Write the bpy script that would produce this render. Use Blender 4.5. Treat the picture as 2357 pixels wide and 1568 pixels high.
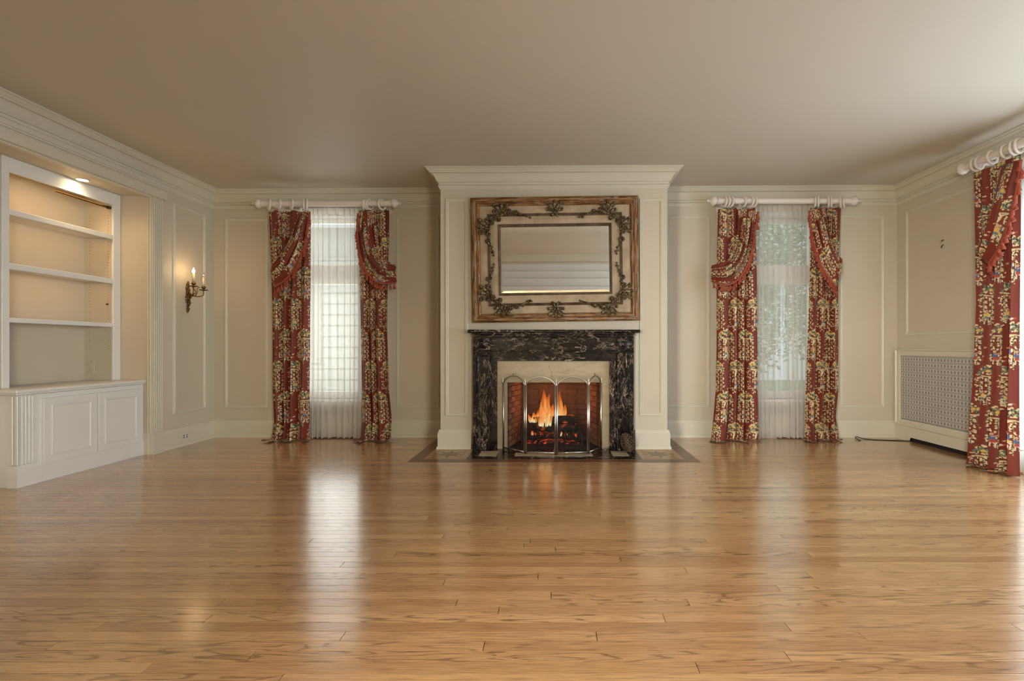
import bpy, bmesh, math, random
import numpy as np
from mathutils import Vector, Matrix

# ------------------------------------------------------------------ scene, camera, light
for o in list(bpy.data.objects):
    bpy.data.objects.remove(o)
scn = bpy.context.scene
COL = scn.collection
rnd = random.Random(7)
F, VX, VY, IW, IH = 1130.0, 1275.0, 798.0, 2357.0, 1568.0     # focal length and vanishing point of the photograph, px
CAMH = 1.0

cam_d = bpy.data.cameras.new('camera')
cam = bpy.data.objects.new('camera', cam_d)
COL.objects.link(cam)
cam.location = (0, 0, CAMH)
cam.rotation_euler = (math.pi / 2, 0, 0)
cam_d.sensor_width = 36.0
cam_d.lens = F / IW * 36.0
cam_d.shift_x = -(VX - IW / 2) / IW
cam_d.shift_y = (VY - IH / 2) / IW
cam_d.clip_start = 0.02
scn.camera = cam

scn.view_settings.view_transform = 'Standard'
scn.view_settings.look = 'None'
scn.view_settings.gamma = 1.0
scn.view_settings.use_curve_mapping = False
scn.view_settings.exposure = 1.22
cy = scn.cycles
cy.use_light_tree = False
cy.max_bounces = 8
cy.diffuse_bounces = 4
cy.glossy_bounces = 3
cy.transmission_bounces = 3
cy.transparent_max_bounces = 12
cy.caustics_reflective = False
cy.caustics_refractive = False

world = bpy.data.worlds.new('overcast_sky')
scn.world = world
world.use_nodes = True
wbg = world.node_tree.nodes['Background']
wbg.inputs['Color'].default_value = (0.86, 0.94, 1.0, 1)
wbg.inputs['Strength'].default_value = 0.33


def light(name, kind, loc, rot, energy, color, **kw):
    d = bpy.data.lights.new(name, kind)
    d.energy = energy
    d.color = color
    for k, v in kw.items():
        setattr(d, k, v)
    o = bpy.data.objects.new(name, d)
    COL.objects.link(o)
    o.location = loc
    o.rotation_euler = rot
    return o


# sun behind the house roof: lights the neighbour's wall and the garden only
light('sun', 'SUN', (0, -6, 12), (math.radians(42), 0, math.radians(-14)), 0.88, (1.0, 0.96, 0.9), angle=0.02)
# daylight in the tall windows of the right wall (their panes are just out of the frame)
HP = math.pi / 2
light('daylight_right_window', 'AREA', (3.98, 3.16, 1.12), (0, HP, 0), 46, (0.70, 0.83, 1.0),
      shape='RECTANGLE', size=1.95, size_y=1.58)
light('daylight_right_window', 'AREA', (3.98, 0.95, 1.25), (0, HP, 0), 40, (0.74, 0.86, 1.0),
      shape='RECTANGLE', size=2.1, size_y=1.5)
light('hall_fill_light', 'AREA', (-3.0, -3.88, 1.25), (HP, 0, 0), 290, (1.0, 0.95, 0.86),  # two unseen fill lamps added in the windowless hall for frontal light
      shape='RECTANGLE', size=1.5, size_y=2.0)
light('hall_fill_light', 'AREA', (3.0, -3.88, 1.25), (HP, 0, 0), 150, (1.0, 0.95, 0.82),
      shape='RECTANGLE', size=1.5, size_y=2.0)
light('daylight_back_window', 'AREA', (-2.52, 5.78, 1.45), (-HP, 0, 0), 7.4, (0.97, 0.99, 1.0),
      shape='RECTANGLE', size=0.7, size_y=1.9)
light('daylight_back_window', 'AREA', (2.55, 5.78, 1.45), (-HP, 0, 0), 1.4, (0.9, 1.0, 0.95),
      shape='RECTANGLE', size=0.7, size_y=1.9)

# ------------------------------------------------------------------ room measures
XL, XR, YB, YC, YF = -3.753, 3.789, 5.42, 4.80, -0.30
CHX = 1.1086                    # half width of the chimney breast


def zc(x):
    return 2.725 + 0.0055 * x   # the ceiling runs slightly out of level


def P(px, py, Y):
    return Vector(((px - VX) / F * Y, Y, CAMH - (py - VY) / F * Y))


def PX(px, py, X):
    Y = X * F / (px - VX)
    return Vector((X, Y, CAMH - (py - VY) / F * Y))


# ------------------------------------------------------------------ materials
def s2l(r, g, b):
    f = lambda c: (c / 255 / 12.92) if c / 255 <= 0.04045 else ((c / 255 + 0.055) / 1.055) ** 2.4
    return (f(r), f(g), f(b), 1)


class NT:
    def __init__(s, name):
        s.m = bpy.data.materials.new(name)
        s.m.use_nodes = True
        s.t = s.m.node_tree
        s.t.nodes.clear()
        s.out = s.t.nodes.new('ShaderNodeOutputMaterial')

    def n(s, typ, ins=None, **props):
        nd = s.t.nodes.new('ShaderNode' + typ)
        for k, v in props.items():
            setattr(nd, k, v)
        for k, v in (ins or {}).items():
            sock = nd.inputs[k]
            if isinstance(v, bpy.types.NodeSocket):
                s.t.links.new(v, sock)
            else:
                sock.default_value = v
        return nd

    def coord(s, scale=(1, 1, 1), kind='Object', loc=(0, 0, 0), rot=(0, 0, 0)):
        c = s.n('TexCoord')
        return s.n('Mapping', {'Vector': c.outputs[kind], 'Scale': scale, 'Location': loc, 'Rotation': rot}).outputs[0]

    def noise(s, vec, scale=5, detail=2, rough=0.5, dist=0.0):
        return s.n('TexNoise', {'Vector': vec, 'Scale': scale, 'Detail': detail, 'Roughness': rough, 'Distortion': dist})

    def ramp(s, fac, stops, interp='LINEAR'):
        r = s.n('ValToRGB', {'Fac': fac})
        r.color_ramp.interpolation = interp
        e = r.color_ramp.elements
        while len(e) > 1:
            e.remove(e[-1])
        e[0].position = stops[0][0]
        e[0].color = stops[0][1]
        for p, c in stops[1:]:
            q = e.new(p)
            q.color = c
        return r.outputs[0]

    def mix(s, fac, a, b, blend='MIX'):
        m = s.n('Mix', data_type='RGBA', blend_type=blend)
        for k, v in ((0, fac), (6, a), (7, b)):
            if isinstance(v, bpy.types.NodeSocket):
                s.t.links.new(v, m.inputs[k])
            else:
                m.inputs[k].default_value = v
        return m.outputs[2]

    def math(s, op, a, b=0.0, c=0.0):
        m = s.n('Math', operation=op)
        for i, v in enumerate((a, b, c)):
            if isinstance(v, bpy.types.NodeSocket):
                s.t.links.new(v, m.inputs[i])
            else:
                m.inputs[i].default_value = v
        return m.outputs[0]

    def bump(s, h, strength=0.2, dist=0.01):
        return s.n('Bump', {'Height': h, 'Strength': strength, 'Distance': dist}).outputs[0]

    def bsdf(s, **ins):
        b = s.n('BsdfPrincipled', {k.replace('_', ' '): v for k, v in ins.items()})
        s.t.links.new(b.outputs[0], s.out.inputs[0])
        return b

    def surf(s, sh):
        s.t.links.new(sh, s.out.inputs[0])


G = lambda v: (v, v, v, 1)


def paint(name, col, rough=0.5, var=0.06, scale=6, spec=0.4):
    t = NT(name)
    nz = t.noise(t.coord(), scale, 3).outputs[0]
    c2 = tuple(x * (1 - var) for x in col[:3]) + (1,)
    t.bsdf(Base_Color=t.mix(nz, c2, col), Roughness=rough, Specular_IOR_Level=spec)
    return t.m


def metal(name, col, rough=0.3, dark=0.6, scale=30):
    t = NT(name)
    nz = t.noise(t.coord(), scale, 3).outputs[0]
    c2 = tuple(x * dark for x in col[:3]) + (1,)
    t.bsdf(Base_Color=t.mix(nz, c2, col), Roughness=rough, Metallic=1.0)
    return t.m


M = {}
M['wall'] = paint('wall_paint', (0.60, 0.535, 0.415, 1), 0.55)
M['panel'] = paint('panel_paint', (0.60, 0.52, 0.40, 1), 0.55)
M['trim'] = paint('trim_paint', (0.65, 0.605, 0.485, 1), 0.35)
M['cab'] = paint('cabinet_paint', (0.78, 0.78, 0.75, 1), 0.35)
M['ceil'] = paint('ceiling_paint', (0.61, 0.55, 0.45, 1), 0.6, 0.04, 2)
M['rod'] = paint('rod_paint', (0.78, 0.70, 0.62, 1), 0.32)
M['plate'] = paint('outlet_plate', (0.55, 0.52, 0.38, 1), 0.4)
M['white'] = paint('sash_paint', (0.82, 0.80, 0.76, 1), 0.4)
M['dark'] = paint('dark_void', (0.012, 0.011, 0.010, 1), 0.8)
M['black'] = paint('black_rubber', (0.015, 0.014, 0.014, 1), 0.45)
M['iron'] = paint('black_iron', (0.02, 0.017, 0.015, 1), 0.6)
M['silver'] = metal('brushed_pewter', (0.62, 0.60, 0.55, 1), 0.28, 0.8)
M['bronze'] = metal('aged_bronze', (0.26, 0.15, 0.055, 1), 0.42, 0.25, 90)
M['candle'] = paint('candle_sleeve', (0.62, 0.52, 0.34, 1), 0.5)
M['lime'] = None


def m_marble(name, rot, stretch):
    t = NT(name)
    v = t.coord(stretch, rot=rot)
    warp = t.noise(v, 2.2, 4, 0.6).outputs[1]
    vv = t.n('VectorMath', {0: v, 1: t.n('VectorMath', {0: warp, 'Scale': 0.55}, operation='SCALE').outputs[0]}, operation='ADD').outputs[0]

    def ridge(scale, det, w, lo):
        nz = t.noise(vv, scale, det, 0.55, 0.6).outputs[0]
        a = t.math('ABSOLUTE', t.math('SUBTRACT', nz, 0.5))
        return t.ramp(a, [(0, G(1)), (lo, G(0.75)), (w, G(0))])
    v1 = ridge(1.3, 3, 0.012, 0.004)
    v2 = ridge(3.0, 3, 0.016, 0.005)
    m1 = t.ramp(t.noise(v, 0.9, 2).outputs[0], [(0.38, G(0.15)), (0.52, G(1))])
    m2 = t.ramp(t.noise(v, 1.3, 2).outputs[0], [(0.42, G(0)), (0.55, G(1))])
    veins = t.math('MAXIMUM', t.math('MULTIPLY', v1, m1), t.math('MULTIPLY', v2, m2))
    base = t.ramp(t.noise(vv, 3.0, 4).outputs[0], [(0.4, (0.004, 0.0035, 0.004, 1)), (0.6, (0.010, 0.008, 0.009, 1)), (0.75, (0.030, 0.020, 0.020, 1))])
    vc = t.ramp(t.noise(v, 4, 2).outputs[0], [(0.35, (0.16, 0.13, 0.13, 1)), (0.62, (0.50, 0.38, 0.25, 1))])
    t.bsdf(Base_Color=t.mix(veins, base, vc), Roughness=0.14, Specular_IOR_Level=0.28)
    return t.m


M['marble_h'] = m_marble('black_gold_marble_across', (0, 0, 0), (3.0, 3.0, 9.0))
M['marble_v'] = m_marble('black_gold_marble_upright', (0, 0, 0), (9.0, 3.0, 3.0))
M['marble_f'] = m_marble('black_gold_marble_flat', (0, 0, 0), (3.0, 7.0, 3.0))


def m_lime():
    t = NT('limestone')
    nz = t.noise(t.coord((2, 2, 7)), 4, 5, 0.6).outputs[0]
    sp = t.ramp(t.noise(t.coord((1, 1, 4)), 16, 2).outputs[0], [(0.70, G(0)), (0.76, G(1))])
    c = t.ramp(nz, [(0.3, s2l(176, 157, 124)), (0.7, s2l(194, 177, 145))])
    t.bsdf(Base_Color=t.mix(t.math('MULTIPLY', sp, 0.35), c, s2l(120, 98, 70)), Roughness=0.4)
    return t.m


M['lime'] = m_lime()


def m_floor(name='oak_strip', c0=(0.43, 0.212, 0.082, 1), c1=(0.74, 0.445, 0.21, 1)):
    t = NT(name)
    at = t.n('Attribute', attribute_name='pc')
    sep = t.n('SeparateColor', {'Color': at.outputs['Color']})
    c = t.n('TexCoord').outputs['Object']
    off = t.n('CombineXYZ', {'X': t.math('MULTIPLY', sep.outputs[1], 37.0), 'Y': t.math('MULTIPLY', sep.outputs[2], 9.0), 'Z': t.math('MULTIPLY', sep.outputs[0], 13.0)}).outputs[0]
    p = t.n('VectorMath', {0: c, 1: off}, operation='ADD').outputs[0]
    lo = t.noise(t.n('VectorMath', {0: p, 1: (0.9, 9.0, 1.0)}, operation='MULTIPLY').outputs[0], 1.6, 2, 0.5, 0.3).outputs[0]
    rings = t.math('SINE', t.math('MULTIPLY', lo, 62.0))
    rings = t.ramp(rings, [(0.0, G(0)), (0.62, G(0.06)), (0.97, G(1))])
    pores = t.ramp(t.noise(t.n('VectorMath', {0: p, 1: (9, 260, 1)}, operation='MULTIPLY').outputs[0], 1.0, 3, 0.6).outputs[0], [(0.42, G(0)), (0.68, G(1))])
    bmask = t.ramp(sep.outputs[2], [(0.40, G(0.06)), (0.85, G(0.62))])
    grain = t.math('MULTIPLY', t.math('ADD', t.math('MULTIPLY', rings, bmask), t.math('MULTIPLY', pores, 0.62)), 0.72)
    tone = t.mix(sep.outputs[0], c0, c1)
    big = t.noise(c, 0.7, 2).outputs[0]
    tone = t.mix(t.math('MULTIPLY', big, 0.35), tone, (0.54, 0.30, 0.13, 1))
    col = t.mix(grain, tone, (0.095, 0.036, 0.014, 1))
    rough = t.math('ADD', t.math('MULTIPLY', t.noise(c, 3.0, 3).outputs[0], 0.10), 0.17)
    t.bsdf(Base_Color=col, Roughness=rough, Specular_IOR_Level=0.6, Coat_Weight=0.8, Coat_Roughness=0.15,
           Normal=t.bump(t.noise(t.n('VectorMath', {0: p, 1: (3, 40, 1)}, operation='MULTIPLY').outputs[0], 1.0, 2).outputs[0], 0.06, 0.004))
    return t.m


M['floor'] = m_floor()


def wood(name, a, b, axis=(6, 60, 6), rough=0.28):
    t = NT(name)
    nz = t.noise(t.coord(axis), 1.0, 4, 0.6, 0.5).outputs[0]
    t.bsdf(Base_Color=t.ramp(nz, [(0.3, a), (0.7, b)]), Roughness=rough)
    return t.m


M['walnut'] = wood('walnut_inlay', (0.13, 0.052, 0.026, 1), (0.20, 0.085, 0.045, 1))
M['subfloor'] = wood('dark_subfloor', (0.02, 0.010, 0.005, 1), (0.035, 0.018, 0.009, 1))
M['maple'] = wood('maple_inlay', (0.40, 0.23, 0.095, 1), (0.50, 0.31, 0.14, 1))
M['oakmid'] = wood('oak_inlay', (0.30, 0.15, 0.06, 1), (0.36, 0.19, 0.08, 1))
M['pine'] = wood('pine_cone_scales', (0.05, 0.025, 0.012, 1), (0.20, 0.12, 0.065, 1), (40, 40, 40), 0.7)


def m_gold():
    t = NT('distressed_gilt_wood')
    v = t.coord((1, 1, 1), 'UV')
    st = t.noise(t.n('Mapping', {'Vector': v, 'Scale': (5, 70, 1)}).outputs[0], 1.0, 4, 0.65, 0.3).outputs[0]
    c = t.ramp(st, [(0.30, (0.020, 0.007, 0.002, 1)), (0.44, (0.11, 0.040, 0.009, 1)), (0.55, (0.31, 0.145, 0.035, 1)), (0.66, (0.34, 0.19, 0.07, 1)), (0.80, (0.09, 0.045, 0.022, 1))])
    fl = t.ramp(t.noise(t.n('Mapping', {'Vector': v, 'Scale': (7, 30, 1)}).outputs[0], 1.3, 3).outputs[0], [(0.54, G(0)), (0.62, G(1))])
    t.bsdf(Base_Color=t.mix(t.math('MULTIPLY', fl, 0.75), c, (0.30, 0.235, 0.185, 1)), Roughness=0.42, Metallic=0.1, Normal=t.bump(st, 0.4, 0.004))
    return t.m


def m_crackle():
    t = NT('crackled_cream_paint')
    c = t.coord()
    vo = t.n('TexVoronoi', {'Vector': c, 'Scale': 85.0}, feature='DISTANCE_TO_EDGE').outputs['Distance']
    cr = t.ramp(vo, [(0.0, G(1)), (0.06, G(0))])
    nz = t.noise(c, 7, 3).outputs[0]
    base = t.ramp(nz, [(0.3, (0.36, 0.265, 0.165, 1)), (0.65, (0.50, 0.385, 0.255, 1))])
    t.bsdf(Base_Color=t.mix(t.math('MULTIPLY', cr, 0.42), base, (0.13, 0.08, 0.04, 1)), Roughness=0.5, Normal=t.bump(cr, -0.3, 0.002))
    return t.m


M['gilt'] = m_gold()
M['fillet'] = wood('aged_brown_fillet', (0.055, 0.028, 0.014, 1), (0.19, 0.115, 0.06, 1), (14, 14, 14), 0.45)
M['crackle'] = m_crackle()


def m_ornament():
    t = NT('antique_bronze_gilt')
    nz = t.noise(t.coord(), 55, 4, 0.6).outputs[0]
    c = t.ramp(nz, [(0.32, (0.018, 0.011, 0.006, 1)), (0.5, (0.10, 0.068, 0.03, 1)), (0.68, (0.36, 0.27, 0.125, 1))])
    t.bsdf(Base_Color=c, Roughness=0.38, Metallic=0.55)
    return t.m


M['orn'] = m_ornament()


def m_mirror():
    t = NT('mirror_glass')
    t.bsdf(Base_Color=(0.92, 0.94, 0.91, 1), Metallic=1.0, Roughness=t.math('MULTIPLY', t.noise(t.coord(), 3).outputs[0], 0.02))
    return t.m


M['mirror'] = m_mirror()


def m_fabric():
    t = NT('printed_curtain_fabric')
    at = t.n('Attribute', attribute_name='print')
    wv = t.noise(t.coord(), 420, 1).outputs[0]
    t.bsdf(Base_Color=at.outputs['Color'], Roughness=0.58, Specular_IOR_Level=0.35, Sheen_Weight=0.08, Normal=t.bump(wv, 0.08, 0.001))
    return t.m


M['fabric'] = m_fabric()
M['cord'] = paint('terracotta_trim_cord', (0.36, 0.075, 0.035, 1), 0.6, 0.3, 120)
M['tassel'] = paint('terracotta_tassel', (0.40, 0.075, 0.035, 1), 0.7, 0.45, 60)


def m_sheer(name, tr, col):
    t = NT(name)
    wv = t.noise(t.coord((220, 220, 6)), 1.0, 1).outputs[0]
    a = t.n('BsdfTransparent', {'Color': (1, 1, 1, 1)})
    b = t.n('BsdfTranslucent', {'Color': col})
    d = t.n('BsdfDiffuse', {'Color': col})
    bd = t.n('MixShader', {0: 0.45, 1: b.outputs[0], 2: d.outputs[0]})
    fac = t.math('ADD', t.math('MULTIPLY', wv, 0.12), 1 - tr - 0.06)
    t.surf(t.n('MixShader', {0: fac, 1: a.outputs[0], 2: bd.outputs[0]}).outputs[0])
    return t.m


M['sheer'] = m_sheer('sheer_voile', 0.46, (0.86, 0.83, 0.78, 1))
M['sheer_head'] = m_sheer('pleated_heading_tape', 0.10, (0.80, 0.76, 0.69, 1))


def m_glass(name='window_glass'):
    t = NT(name)
    a = t.n('BsdfTransparent', {'Color': (0.95, 0.97, 0.96, 1)})
    g = t.n('BsdfGlossy', {'Color': (1, 1, 1, 1), 'Roughness': 0.02})
    nz = t.noise(t.coord(), 2).outputs[0]
    t.surf(t.n('MixShader', {0: t.math('ADD', t.math('MULTIPLY', nz, 0.02), 0.05), 1: a.outputs[0], 2: g.outputs[0]}).outputs[0])
    return t.m


M['glass'] = m_glass()


def m_screen():
    t = NT('fine_wire_mesh')
    a = t.n('BsdfTransparent', {'Color': (1, 1, 1, 1)})
    d = t.n('BsdfDiffuse', {'Color': (0.06, 0.055, 0.05, 1)})
    w = t.n('TexWave', {'Vector': t.coord(), 'Scale': 260.0}).outputs[1]
    t.surf(t.n('MixShader', {0: t.math('ADD', t.math('MULTIPLY', w, 0.06), 0.12), 1: a.outputs[0], 2: d.outputs[0]}).outputs[0])
    return t.m


M['mesh'] = m_screen()


def m_grille():
    t = NT('perforated_lattice_grille')
    uv = t.n('TexCoord').outputs['UV']
    s = t.n('SeparateXYZ', {'Vector': uv})
    B = 0.0555                                    # one band of the lattice
    vb = t.math('DIVIDE', s.outputs[1], B)
    fv = t.math('SUBTRACT', t.math('FRACT', vb), 0.5)            # -.5 .. .5 in a band
    fu = t.math('SUBTRACT', t.math('FRACT', t.math('DIVIDE', s.outputs[0], 0.040)), 0.5)
    fu2 = t.math('SUBTRACT', t.math('FRACT', t.math('DIVIDE', s.outputs[0], 0.0133)), 0.5)
    r = t.math('SQRT', t.math('ADD', t.math('POWER', t.math('MULTIPLY', fu, 0.9), 2.0), t.math('POWER', fv, 2.0)))
    hole = t.math('LESS_THAN', t.math('ABSOLUTE', t.math('SUBTRACT', r, 0.17)), 0.055)
    hole2 = t.math('MULTIPLY', t.math('LESS_THAN', t.math('ABSOLUTE', t.math('SUBTRACT', t.math('ABSOLUTE', fv), 0.36)), 0.035), t.math('LESS_THAN', t.math('ABSOLUTE', fu2), 0.28))
    hole3 = t.math('MULTIPLY', t.math('GREATER_THAN', t.math('ABSOLUTE', fv), 0.46), t.math('LESS_THAN', t.math('ABSOLUTE', fu2), 0.34))
    hole4 = t.math('LESS_THAN', r, 0.06)
    h = t.math('MAXIMUM', t.math('MAXIMUM', hole, hole2), t.math('MAXIMUM', hole3, hole4))
    nz = t.noise(uv, 9, 2).outputs[0]
    c = t.mix(nz, (0.50, 0.475, 0.43, 1), (0.56, 0.53, 0.48, 1))
    t.bsdf(Base_Color=t.mix(h, c, (0.085, 0.078, 0.070, 1)), Roughness=0.5, Normal=t.bump(h, -0.5, 0.004))
    return t.m


M['grille'] = m_grille()


def m_brick():
    t = NT('fire_brick')
    oi = t.n('ObjectInfo').outputs['Random']
    nz = t.noise(t.coord(kind='Generated'), 5, 4, 0.6).outputs[0]
    soot = t.ramp(t.noise(t.coord(kind='Object'), 9, 4, 0.65).outputs[0], [(0.40, G(0)), (0.75, G(0.85))])
    c = t.mix(oi, (0.30, 0.105, 0.045, 1), (0.42, 0.165, 0.07, 1))
    c = t.mix(t.math('MULTIPLY', nz, 0.4), c, (0.2, 0.075, 0.035, 1))
    t.bsdf(Base_Color=t.mix(soot, c, (0.03, 0.018, 0.012, 1)), Roughness=0.8, Normal=t.bump(nz, 0.3, 0.01))
    return t.m


M['brick'] = m_brick()
M['brick_soot'] = M['brick'].copy()
for n_ in M['brick_soot'].node_tree.nodes:
    if n_.type == 'VALTORGB':
        n_.color_ramp.elements[0].position, n_.color_ramp.elements[1].position = 0.08, 0.42
M['mortar'] = paint('sooty_mortar', (0.22, 0.10, 0.055, 1), 0.9, 0.5, 12)
M['soot'] = paint('sooty_plaster', (0.06, 0.035, 0.025, 1), 0.9, 0.4, 8)


def m_log():
    t = NT('charred_log')
    v = t.coord((1, 1, 1))
    nz = t.noise(v, 26, 5, 0.65).outputs[0]
    gl = t.ramp(t.noise(v, 12, 3).outputs[0], [(0.60, G(0)), (0.72, G(1))])
    b = t.bsdf(Base_Color=t.ramp(nz, [(0.35, (0.004, 0.0035, 0.003, 1)), (0.75, (0.03, 0.018, 0.012, 1))]), Roughness=0.85, Normal=t.bump(nz, 0.8, 0.01),
               Emission_Color=(1.0, 0.12, 0.01, 1), Emission_Strength=t.math('MULTIPLY', gl, 0.22))
    return t.m


M['log'] = m_log()


def m_ember():
    t = NT('glowing_embers')
    nz = t.noise(t.coord(), 30, 4, 0.6).outputs[0]
    gl = t.ramp(nz, [(0.52, G(0)), (0.66, G(1))])
    t.bsdf(Base_Color=t.ramp(nz, [(0.4, (0.01, 0.008, 0.007, 1)), (0.6, (0.10, 0.05, 0.03, 1))]), Roughness=0.9,
           Emission_Color=(1.0, 0.09, 0.02, 1), Emission_Strength=t.math('MULTIPLY', gl, 0.30))
    return t.m


M['ember'] = m_ember()


def m_flame():
    t = NT('flame')
    at = t.n('Attribute', attribute_name='hot')
    s = t.n('SeparateColor', {'Color': at.outputs['Color']})
    streak = t.noise(t.coord((34, 34, 5)), 1.0, 3, 0.55, 0.6).outputs[0]
    h = t.math('ADD', s.outputs[0], t.math('MULTIPLY', t.math('SUBTRACT', streak, 0.5), 0.9))
    col = t.ramp(h, [(0.0, (0.85, 0.09, 0.008, 1)), (0.40, (1.0, 0.24, 0.03, 1)), (0.68, (1.0, 0.50, 0.14, 1)), (0.92, (1.0, 0.86, 0.52, 1))])
    em = t.n('Emission', {'Color': col, 'Strength': 0.45})
    tr = t.n('BsdfTransparent', {'Color': (1, 1, 1, 1)})
    al = t.math('MULTIPLY', s.outputs[1], t.ramp(streak, [(0.32, G(0.10)), (0.58, G(1.0))]))
    t.surf(t.n('MixShader', {0: al, 1: tr.outputs[0], 2: em.outputs[0]}).outputs[0])
    return t.m


M['flame'] = m_flame()


def m_emit(name, col, st):
    t = NT(name)
    nz = t.noise(t.coord(), 3).outputs[0]
    t.surf(t.n('Emission', {'Color': col, 'Strength': t.math('ADD', t.math('MULTIPLY', nz, 0.05 * st), st)}).outputs[0])
    return t.m


M['lamp'] = m_emit('warm_lamp_glow', (1.0, 0.78, 0.5, 1), 14)
M['bulb'] = m_emit('lit_flame_bulb', (1.0, 0.80, 0.5, 1), 6)
M['bulb_off'] = None


def m_clear_bulb():
    t = NT('clear_glass_bulb')
    nz = t.noise(t.coord(), 5).outputs[0]
    a = t.n('BsdfTransparent', {'Color': (0.9, 0.9, 0.88, 1)})
    g = t.n('BsdfGlossy', {'Color': (1, 1, 1, 1), 'Roughness': 0.05})
    t.surf(t.n('MixShader', {0: t.math('ADD', t.math('MULTIPLY', nz, 0.1), 0.25), 1: a.outputs[0], 2: g.outputs[0]}).outputs[0])
    return t.m


M['bulb_off'] = m_clear_bulb()
for k_ in ('log', 'ember', 'flame', 'lamp', 'bulb'):
    M[k_].cycles.emission_sampling = 'NONE'      # their lamps carry the light
M['siding'] = paint('white_clapboard', (0.80, 0.80, 0.78, 1), 0.6)
M['roof'] = paint('grey_roof_shingle', (0.42, 0.42, 0.43, 1), 0.8, 0.3, 30)
M['grass'] = paint('lawn', (0.16, 0.26, 0.10, 1), 0.9, 0.4, 30)
M['leaf'] = paint('garden_leaves', (0.22, 0.36, 0.17, 1), 0.7, 0.6, 9)
M['bark'] = paint('tree_bark', (0.16, 0.13, 0.10, 1), 0.9, 0.4, 20)


# ------------------------------------------------------------------ mesh helpers
class MB:
    def __init__(s):
        s.v, s.f, s.uv = [], [], {}

    def box(s, x0, x1, y0, y1, z0, z1):
        i = len(s.v)
        s.v += [(x0, y0, z0), (x1, y0, z0), (x1, y1, z0), (x0, y1, z0), (x0, y0, z1), (x1, y0, z1), (x1, y1, z1), (x0, y1, z1)]
        s.f += [(i, i + 3, i + 2, i + 1), (i + 4, i + 5, i + 6, i + 7), (i, i + 1, i + 5, i + 4), (i + 1, i + 2, i + 6, i + 5), (i + 2, i + 3, i + 7, i + 6), (i + 3, i, i + 4, i + 7)]
        return s

    def hexa(s, pts):                  # eight corners, bottom four then top four
        i = len(s.v)
        s.v += [tuple(p) for p in pts]
        s.f += [(i, i + 3, i + 2, i + 1), (i + 4, i + 5, i + 6, i + 7), (i, i + 1, i + 5, i + 4), (i + 1, i + 2, i + 6, i + 5), (i + 2, i + 3, i + 7, i + 6), (i + 3, i, i + 4, i + 7)]
        return s

    def bbox(s, x0, x1, y0, y1, z0, z1, b=0.004):       # bevelled box
        bm = bmesh.new()
        bmesh.ops.create_cube(bm, size=1)
        for v in bm.verts:
            v.co = ((x0 + x1) / 2 + v.co.x * (x1 - x0), (y0 + y1) / 2 + v.co.y * (y1 - y0), (z0 + z1) / 2 + v.co.z * (z1 - z0))
        bmesh.ops.bevel(bm, geom=bm.edges[:], offset=b, segments=1, affect='EDGES')
        bm.verts.ensure_lookup_table()
        i = len(s.v)
        s.v += [tuple(v.co) for v in bm.verts]
        s.f += [tuple(i + v.index for v in f.verts) for f in bm.faces]
        bm.free()
        return s

    def grid(s, pts, nu, nv, close_u=False):            # pts[v][u]
        i = len(s.v)
        for row in pts:
            s.v += [tuple(p) for p in row]
        for a in range(nv - 1):
            for b in range(nu - 1 + (1 if close_u else 0)):
                b2 = (b + 1) % nu
                s.f.append((i + a * nu + b, i + a * nu + b2, i + (a + 1) * nu + b2, i + (a + 1) * nu + b))
        return s

    def tube(s, path, r, n=8, cap=True, rs=None):
        path = [Vector(p) for p in path]
        rings = []
        up = Vector((0, 0, 1))
        t0 = (path[1] - path[0]).normalized()
        nx = t0.cross(up)
        if nx.length < 1e-3:
            nx = t0.cross(Vector((1, 0, 0)))
        nx.normalize()
        for k, p in enumerate(path):
            t = (path[min(k + 1, len(path) - 1)] - path[max(k - 1, 0)]).normalized()
            nx = (nx - t * nx.dot(t)).normalized()
            ny = t.cross(nx)
            rr = rs[k] if rs else r
            rings.append([p + (nx * math.cos(2 * math.pi * j / n) + ny * math.sin(2 * math.pi * j / n)) * rr for j in range(n)])
        i = len(s.v)
        s.grid(rings, n, len(rings), True)
        if cap:
            s.f.append(tuple(i + j for j in range(n))[::-1])
            e = i + (len(rings) - 1) * n
            s.f.append(tuple(e + j for j in range(n)))
        return s

    def lathe(s, prof, c, axis='z', n=16, flute=0, fl=0.0):   # prof: (radius, height)
        rings = []
        for r, h in prof:
            ring = []
            for j in range(n):
                a = 2 * math.pi * j / n
                rr = r * (1 + (fl * math.cos(flute * a) if flute else 0))
                p = (rr * math.cos(a), rr * math.sin(a), h)
                if axis == 'x':
                    p = (p[2], p[0], p[1])
                elif axis == 'y':
                    p = (p[0], p[2], p[1])
                ring.append((c[0] + p[0], c[1] + p[1], c[2] + p[2]))
            rings.append(ring)
        return s.grid(rings, n, len(rings), True)

    def sphere(s, c, r, nu=8, nv=5, sc=(1, 1, 1)):
        rings = []
        for a in range(nv + 1):
            th = math.pi * a / nv
            rr = max(math.sin(th), 0.02)
            rings.append([(c[0] + r * sc[0] * rr * math.cos(2 * math.pi * j / nu), c[1] + r * sc[1] * rr * math.sin(2 * math.pi * j / nu), c[2] + r * sc[2] * math.cos(th)) for j in range(nu)])
        return s.grid(rings, nu, nv + 1, True)

    def torus(s, c, R, r, axis='x', nu=24, nv=8):
        rings = []
        for a in range(nu + 1):
            u = 2 * math.pi * a / nu
            row = []
            for b in range(nv):
                w = 2 * math.pi * b / nv
                q = (R + r * math.cos(w))
                p = (r * math.sin(w), q * math.cos(u), q * math.sin(u))
                if axis == 'y':
                    p = (p[1], p[0], p[2])
                elif axis == 'z':
                    p = (p[1], p[2], p[0])
                row.append((c[0] + p[0], c[1] + p[1], c[2] + p[2]))
            rings.append(row)
        return s.grid(rings, nv, nu + 1, True)

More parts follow.
